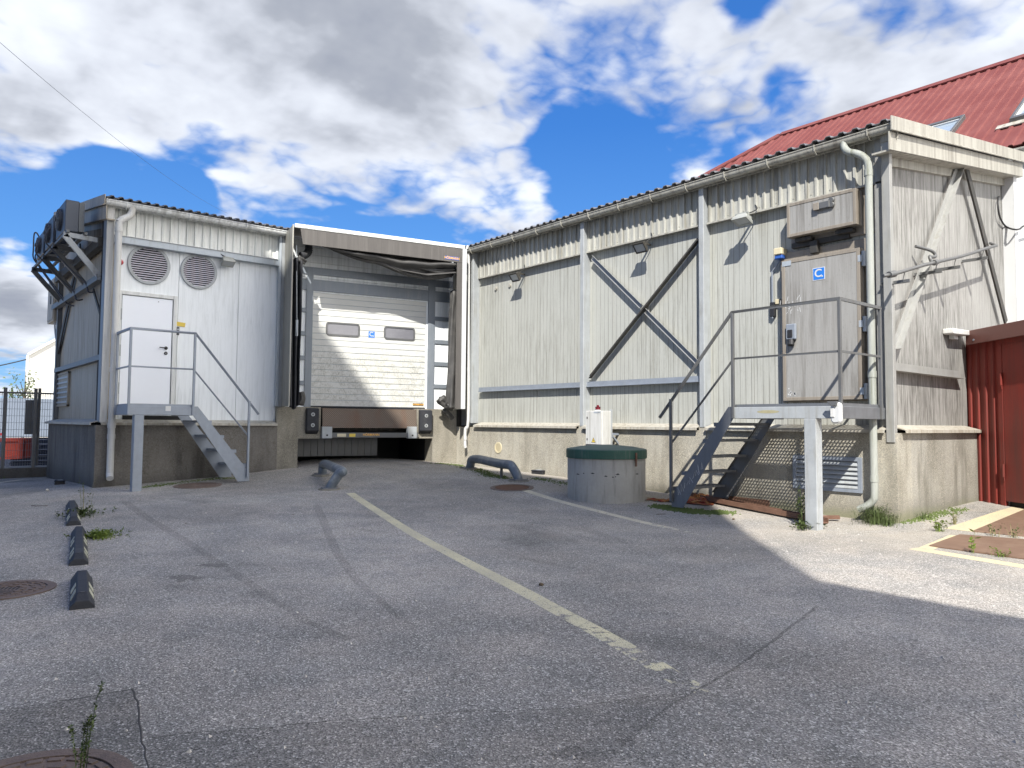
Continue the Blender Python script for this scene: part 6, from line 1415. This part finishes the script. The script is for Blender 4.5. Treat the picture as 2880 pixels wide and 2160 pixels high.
m = MB(); m.prism(FM, [(fm(66, 0)[0], z0), (a1, z0+.02), (a1, z1-.03), (fm(70, 0)[0], z1)], -.25, -.02); m.build('side_plate', 'machine_red', t, .01)
m = MB(); m.prism(FM, [(fm(25, 0)[0], z0), (b0_, z0), (b0_, z0+.12)], -.2, .03); m.build('foot', 'machine_red', t)
m = MB(); m.box(FM, fm(38, 0)[0], fm(68, 0)[0], fm(0, 1225)[1], fm(0, 1218)[1], -.03, .02); m.build('reflector_bar', 'red_plastic', t)
m = MB(); m.box(FM, fm(46, 0)[0], fm(54, 0)[0], fm(0, 1252)[1], fm(0, 1244)[1], .05, .06); m.build('label_plate', 'white', t)
t = thing('pallet_stack', (3.0, 24.2, -1.3), 'dark blue low stack of pallets behind the fence by the warehouse corner', 'pallets')
for k in range(5): m = MB(); m.box(FM, fm(92, 0)[0], 4.2, -1.25+k*.15, -1.15+k*.15, -.9, -.3); m.build('pallet', 'machine_dark', t, .01)
m = MB(); m.bar(FM.pt(fm(112, 0)[0], fm(0, 1280)[1], -.2), FM.pt(fm(120, 0)[0], fm(0, 1290)[1], -.2), .03, .1); m.build('white_strip', 'white', t)
# far white hall
FW_ = Fr((0, 70, 0), (1, 0, 0), (0, -1, 0)); a0, z0 = FW_.px(80, 999, 0); a1, z1 = FW_.px(141, 965, 0)
t = thing('storage_hall', (12, 74, -1.4), 'tall white gabled storage hall far behind the fence', 'hall'); k = (z1-z0)/(a1-a0)
m = MB(); m.prism(FW_, [(a0, -1.6), (a0+8, -1.6), (a0+8, z0), (a0+4, z0+4*k), (a0, z0)], -1.5, 0); m.build('wall', 'hall', t)
m = MB(); m.bar(FW_.pt(a0-.05, z0+.05, .1), FW_.pt(a0+4, z0+4*k+.05, .1), .2, .16); m.bar(FW_.pt(a0+4, z0+4*k+.05, .1), FW_.pt(a0+8.05, z0+.05, .1), .2, .16); m.build('roof_edge', 'hall_edge', t); m = MB(); m.box(FW_, a0-.12, a0+.02, -1.6, z0, -.1, .1); m.build('corner_edge', 'hall_edge', t)
def tree(c, h, w, label, seed, n=900, spruce=False):
    rr = random.Random(seed); t = thing('spruce_tree' if spruce else 'birch_tree', tuple(c), label, 'tree', 'distant trees behind the fence'); m = MB(); m.tube([c, c+Vector((.05, 0, h*.5)), c+Vector((0, 0, h*.97))], [w*.05, w*.035, .01], 8)
    if not spruce:
        for k in range(9):
            a = rr.uniform(0, 6.28); z = h*rr.uniform(.3, .7); m.tube([c+Vector((0, 0, z)), c+Vector((math.cos(a)*w*.3, math.sin(a)*w*.3, z+h*.2))], [.05, .015], 5)
    m.build('trunk', 'trunk', t); m = MB()
    cl = [Vector((rr.gauss(0, .22)*w, rr.gauss(0, .22)*w, h*rr.uniform(.35, .95))) for _ in range(14)]
    for _ in range(n):
        if spruce: z = rr.random()**1.2; r = (1-z)*w*.5*rr.uniform(.5, 1); a = rr.uniform(0, 6.28); p = c+Vector((r*math.cos(a), r*math.sin(a), h*(.12+.88*z)-r*.25))
        else: p = c+rr.choice(cl)+Vector((rr.gauss(0, .10)*w, rr.gauss(0, .10)*w, rr.gauss(0, .07)*h))
        d_ = Vector((rr.gauss(0, 1), rr.gauss(0, 1), rr.gauss(0, .7))).normalized(); s_ = d_.orthogonal().normalized(); L_ = rr.uniform(.06, .14)
        m.add([p-d_*L_, p+s_*L_*.5, p+d_*L_, p-s_*L_*.5], [(0, 1, 2, 3)])
    m.build('crown', 'leaf', t, recalc=False)
def far(x, dist, z=-1.4): q = raydir(x, 1180); q = q/Vector((q.x, q.y)).length; return Vector((q.x*dist, q.y*dist, z))
tree(far(66, 58), 4.7, 1.7, 'yellow green leafy tree beside the far white hall', 1, 420)
tree(far(30, 90), 4.6, 2.4, 'small dark spruce top seen above the hoarding', 2, 500, True)
tree(far(18, 95), 3.6, 2.6, 'smaller dark spruce left of the other one', 3, 500, True)
m = MB(); q0, q1 = raydir(-300, 1060)*68, FW_.pt(a0, z0-.3, 0); P = [q0.lerp(q1, k/10)-Vector((0, 0, .9*(1-(2*k/10-1)**2)*.35)) for k in range(11)]; m.tube(P, .045, 5); tag(m.build('overhead_cable', 'black'), 'black cable running to the far white hall', 'cable')
m = MB(); q0, q1 = raydir(-60, 68)*14, raydir(640, 600)*34; P = [q0.lerp(q1, k/16)-Vector((0, 0, 1.1*(1-(2*k/16-1)**2)*.25)) for k in range(17)]; m.tube(P, .0035, 5); tag(m.build('overhead_wire', 'black'), 'thin wire crossing the sky above the left roof', 'wire')

# ================================================================== THE TALL BUILDING BEHIND THE CAMERA (casts the yard's shade)
Q = -3.0; prof = [(-21, 24.8), (-10, 18.9), (3.05, 11.2), (3.05, 5.3), (4.6, 4.15), (8.5, 3.7), (8.5, -99), (-21, -99)]
def qv(w, z, back): c = Q-back; return Vector((c+w/2, c-w/2, z))
vs = [qv(w, max(-2, H-1.37*Q), 0) for w, H in prof]+[qv(w, max(-2, H-1.37*Q), 6) for w, H in prof]; n = len(prof)
SB = thing('yard_building', tuple(qv(-8, -1.5, 3)), 'tall plain rendered building on the sunny side of the yard', 'building')
m = MB(); m.add(vs, [list(range(n)), list(range(2*n-1, n-1, -1))]+[(i, (i+1) % n, (i+1) % n+n, i+n) for i in range(n)]); m.build('wall', 'caster', SB)
e_ = Vector((1, -1, 0)).normalized(); FY = Fr(qv(0, 0, 0)*1.0, e_, Vector((1, 1, 0)).normalized())
for r_ in range(4):
    for c_ in range(-6, 1):
        a, z = c_*2.1, .2+r_*3.1; m = MB(); m.box(FY, a-.6, a+.6, z, z+1.4, .0, .04); wd = m.build('window', 'white', SB, .01); m = MB(); m.box(FY, a-.52, a+.52, z+.08, z+1.32, .04, .05); m.build('pane', 'window_dark', wd)
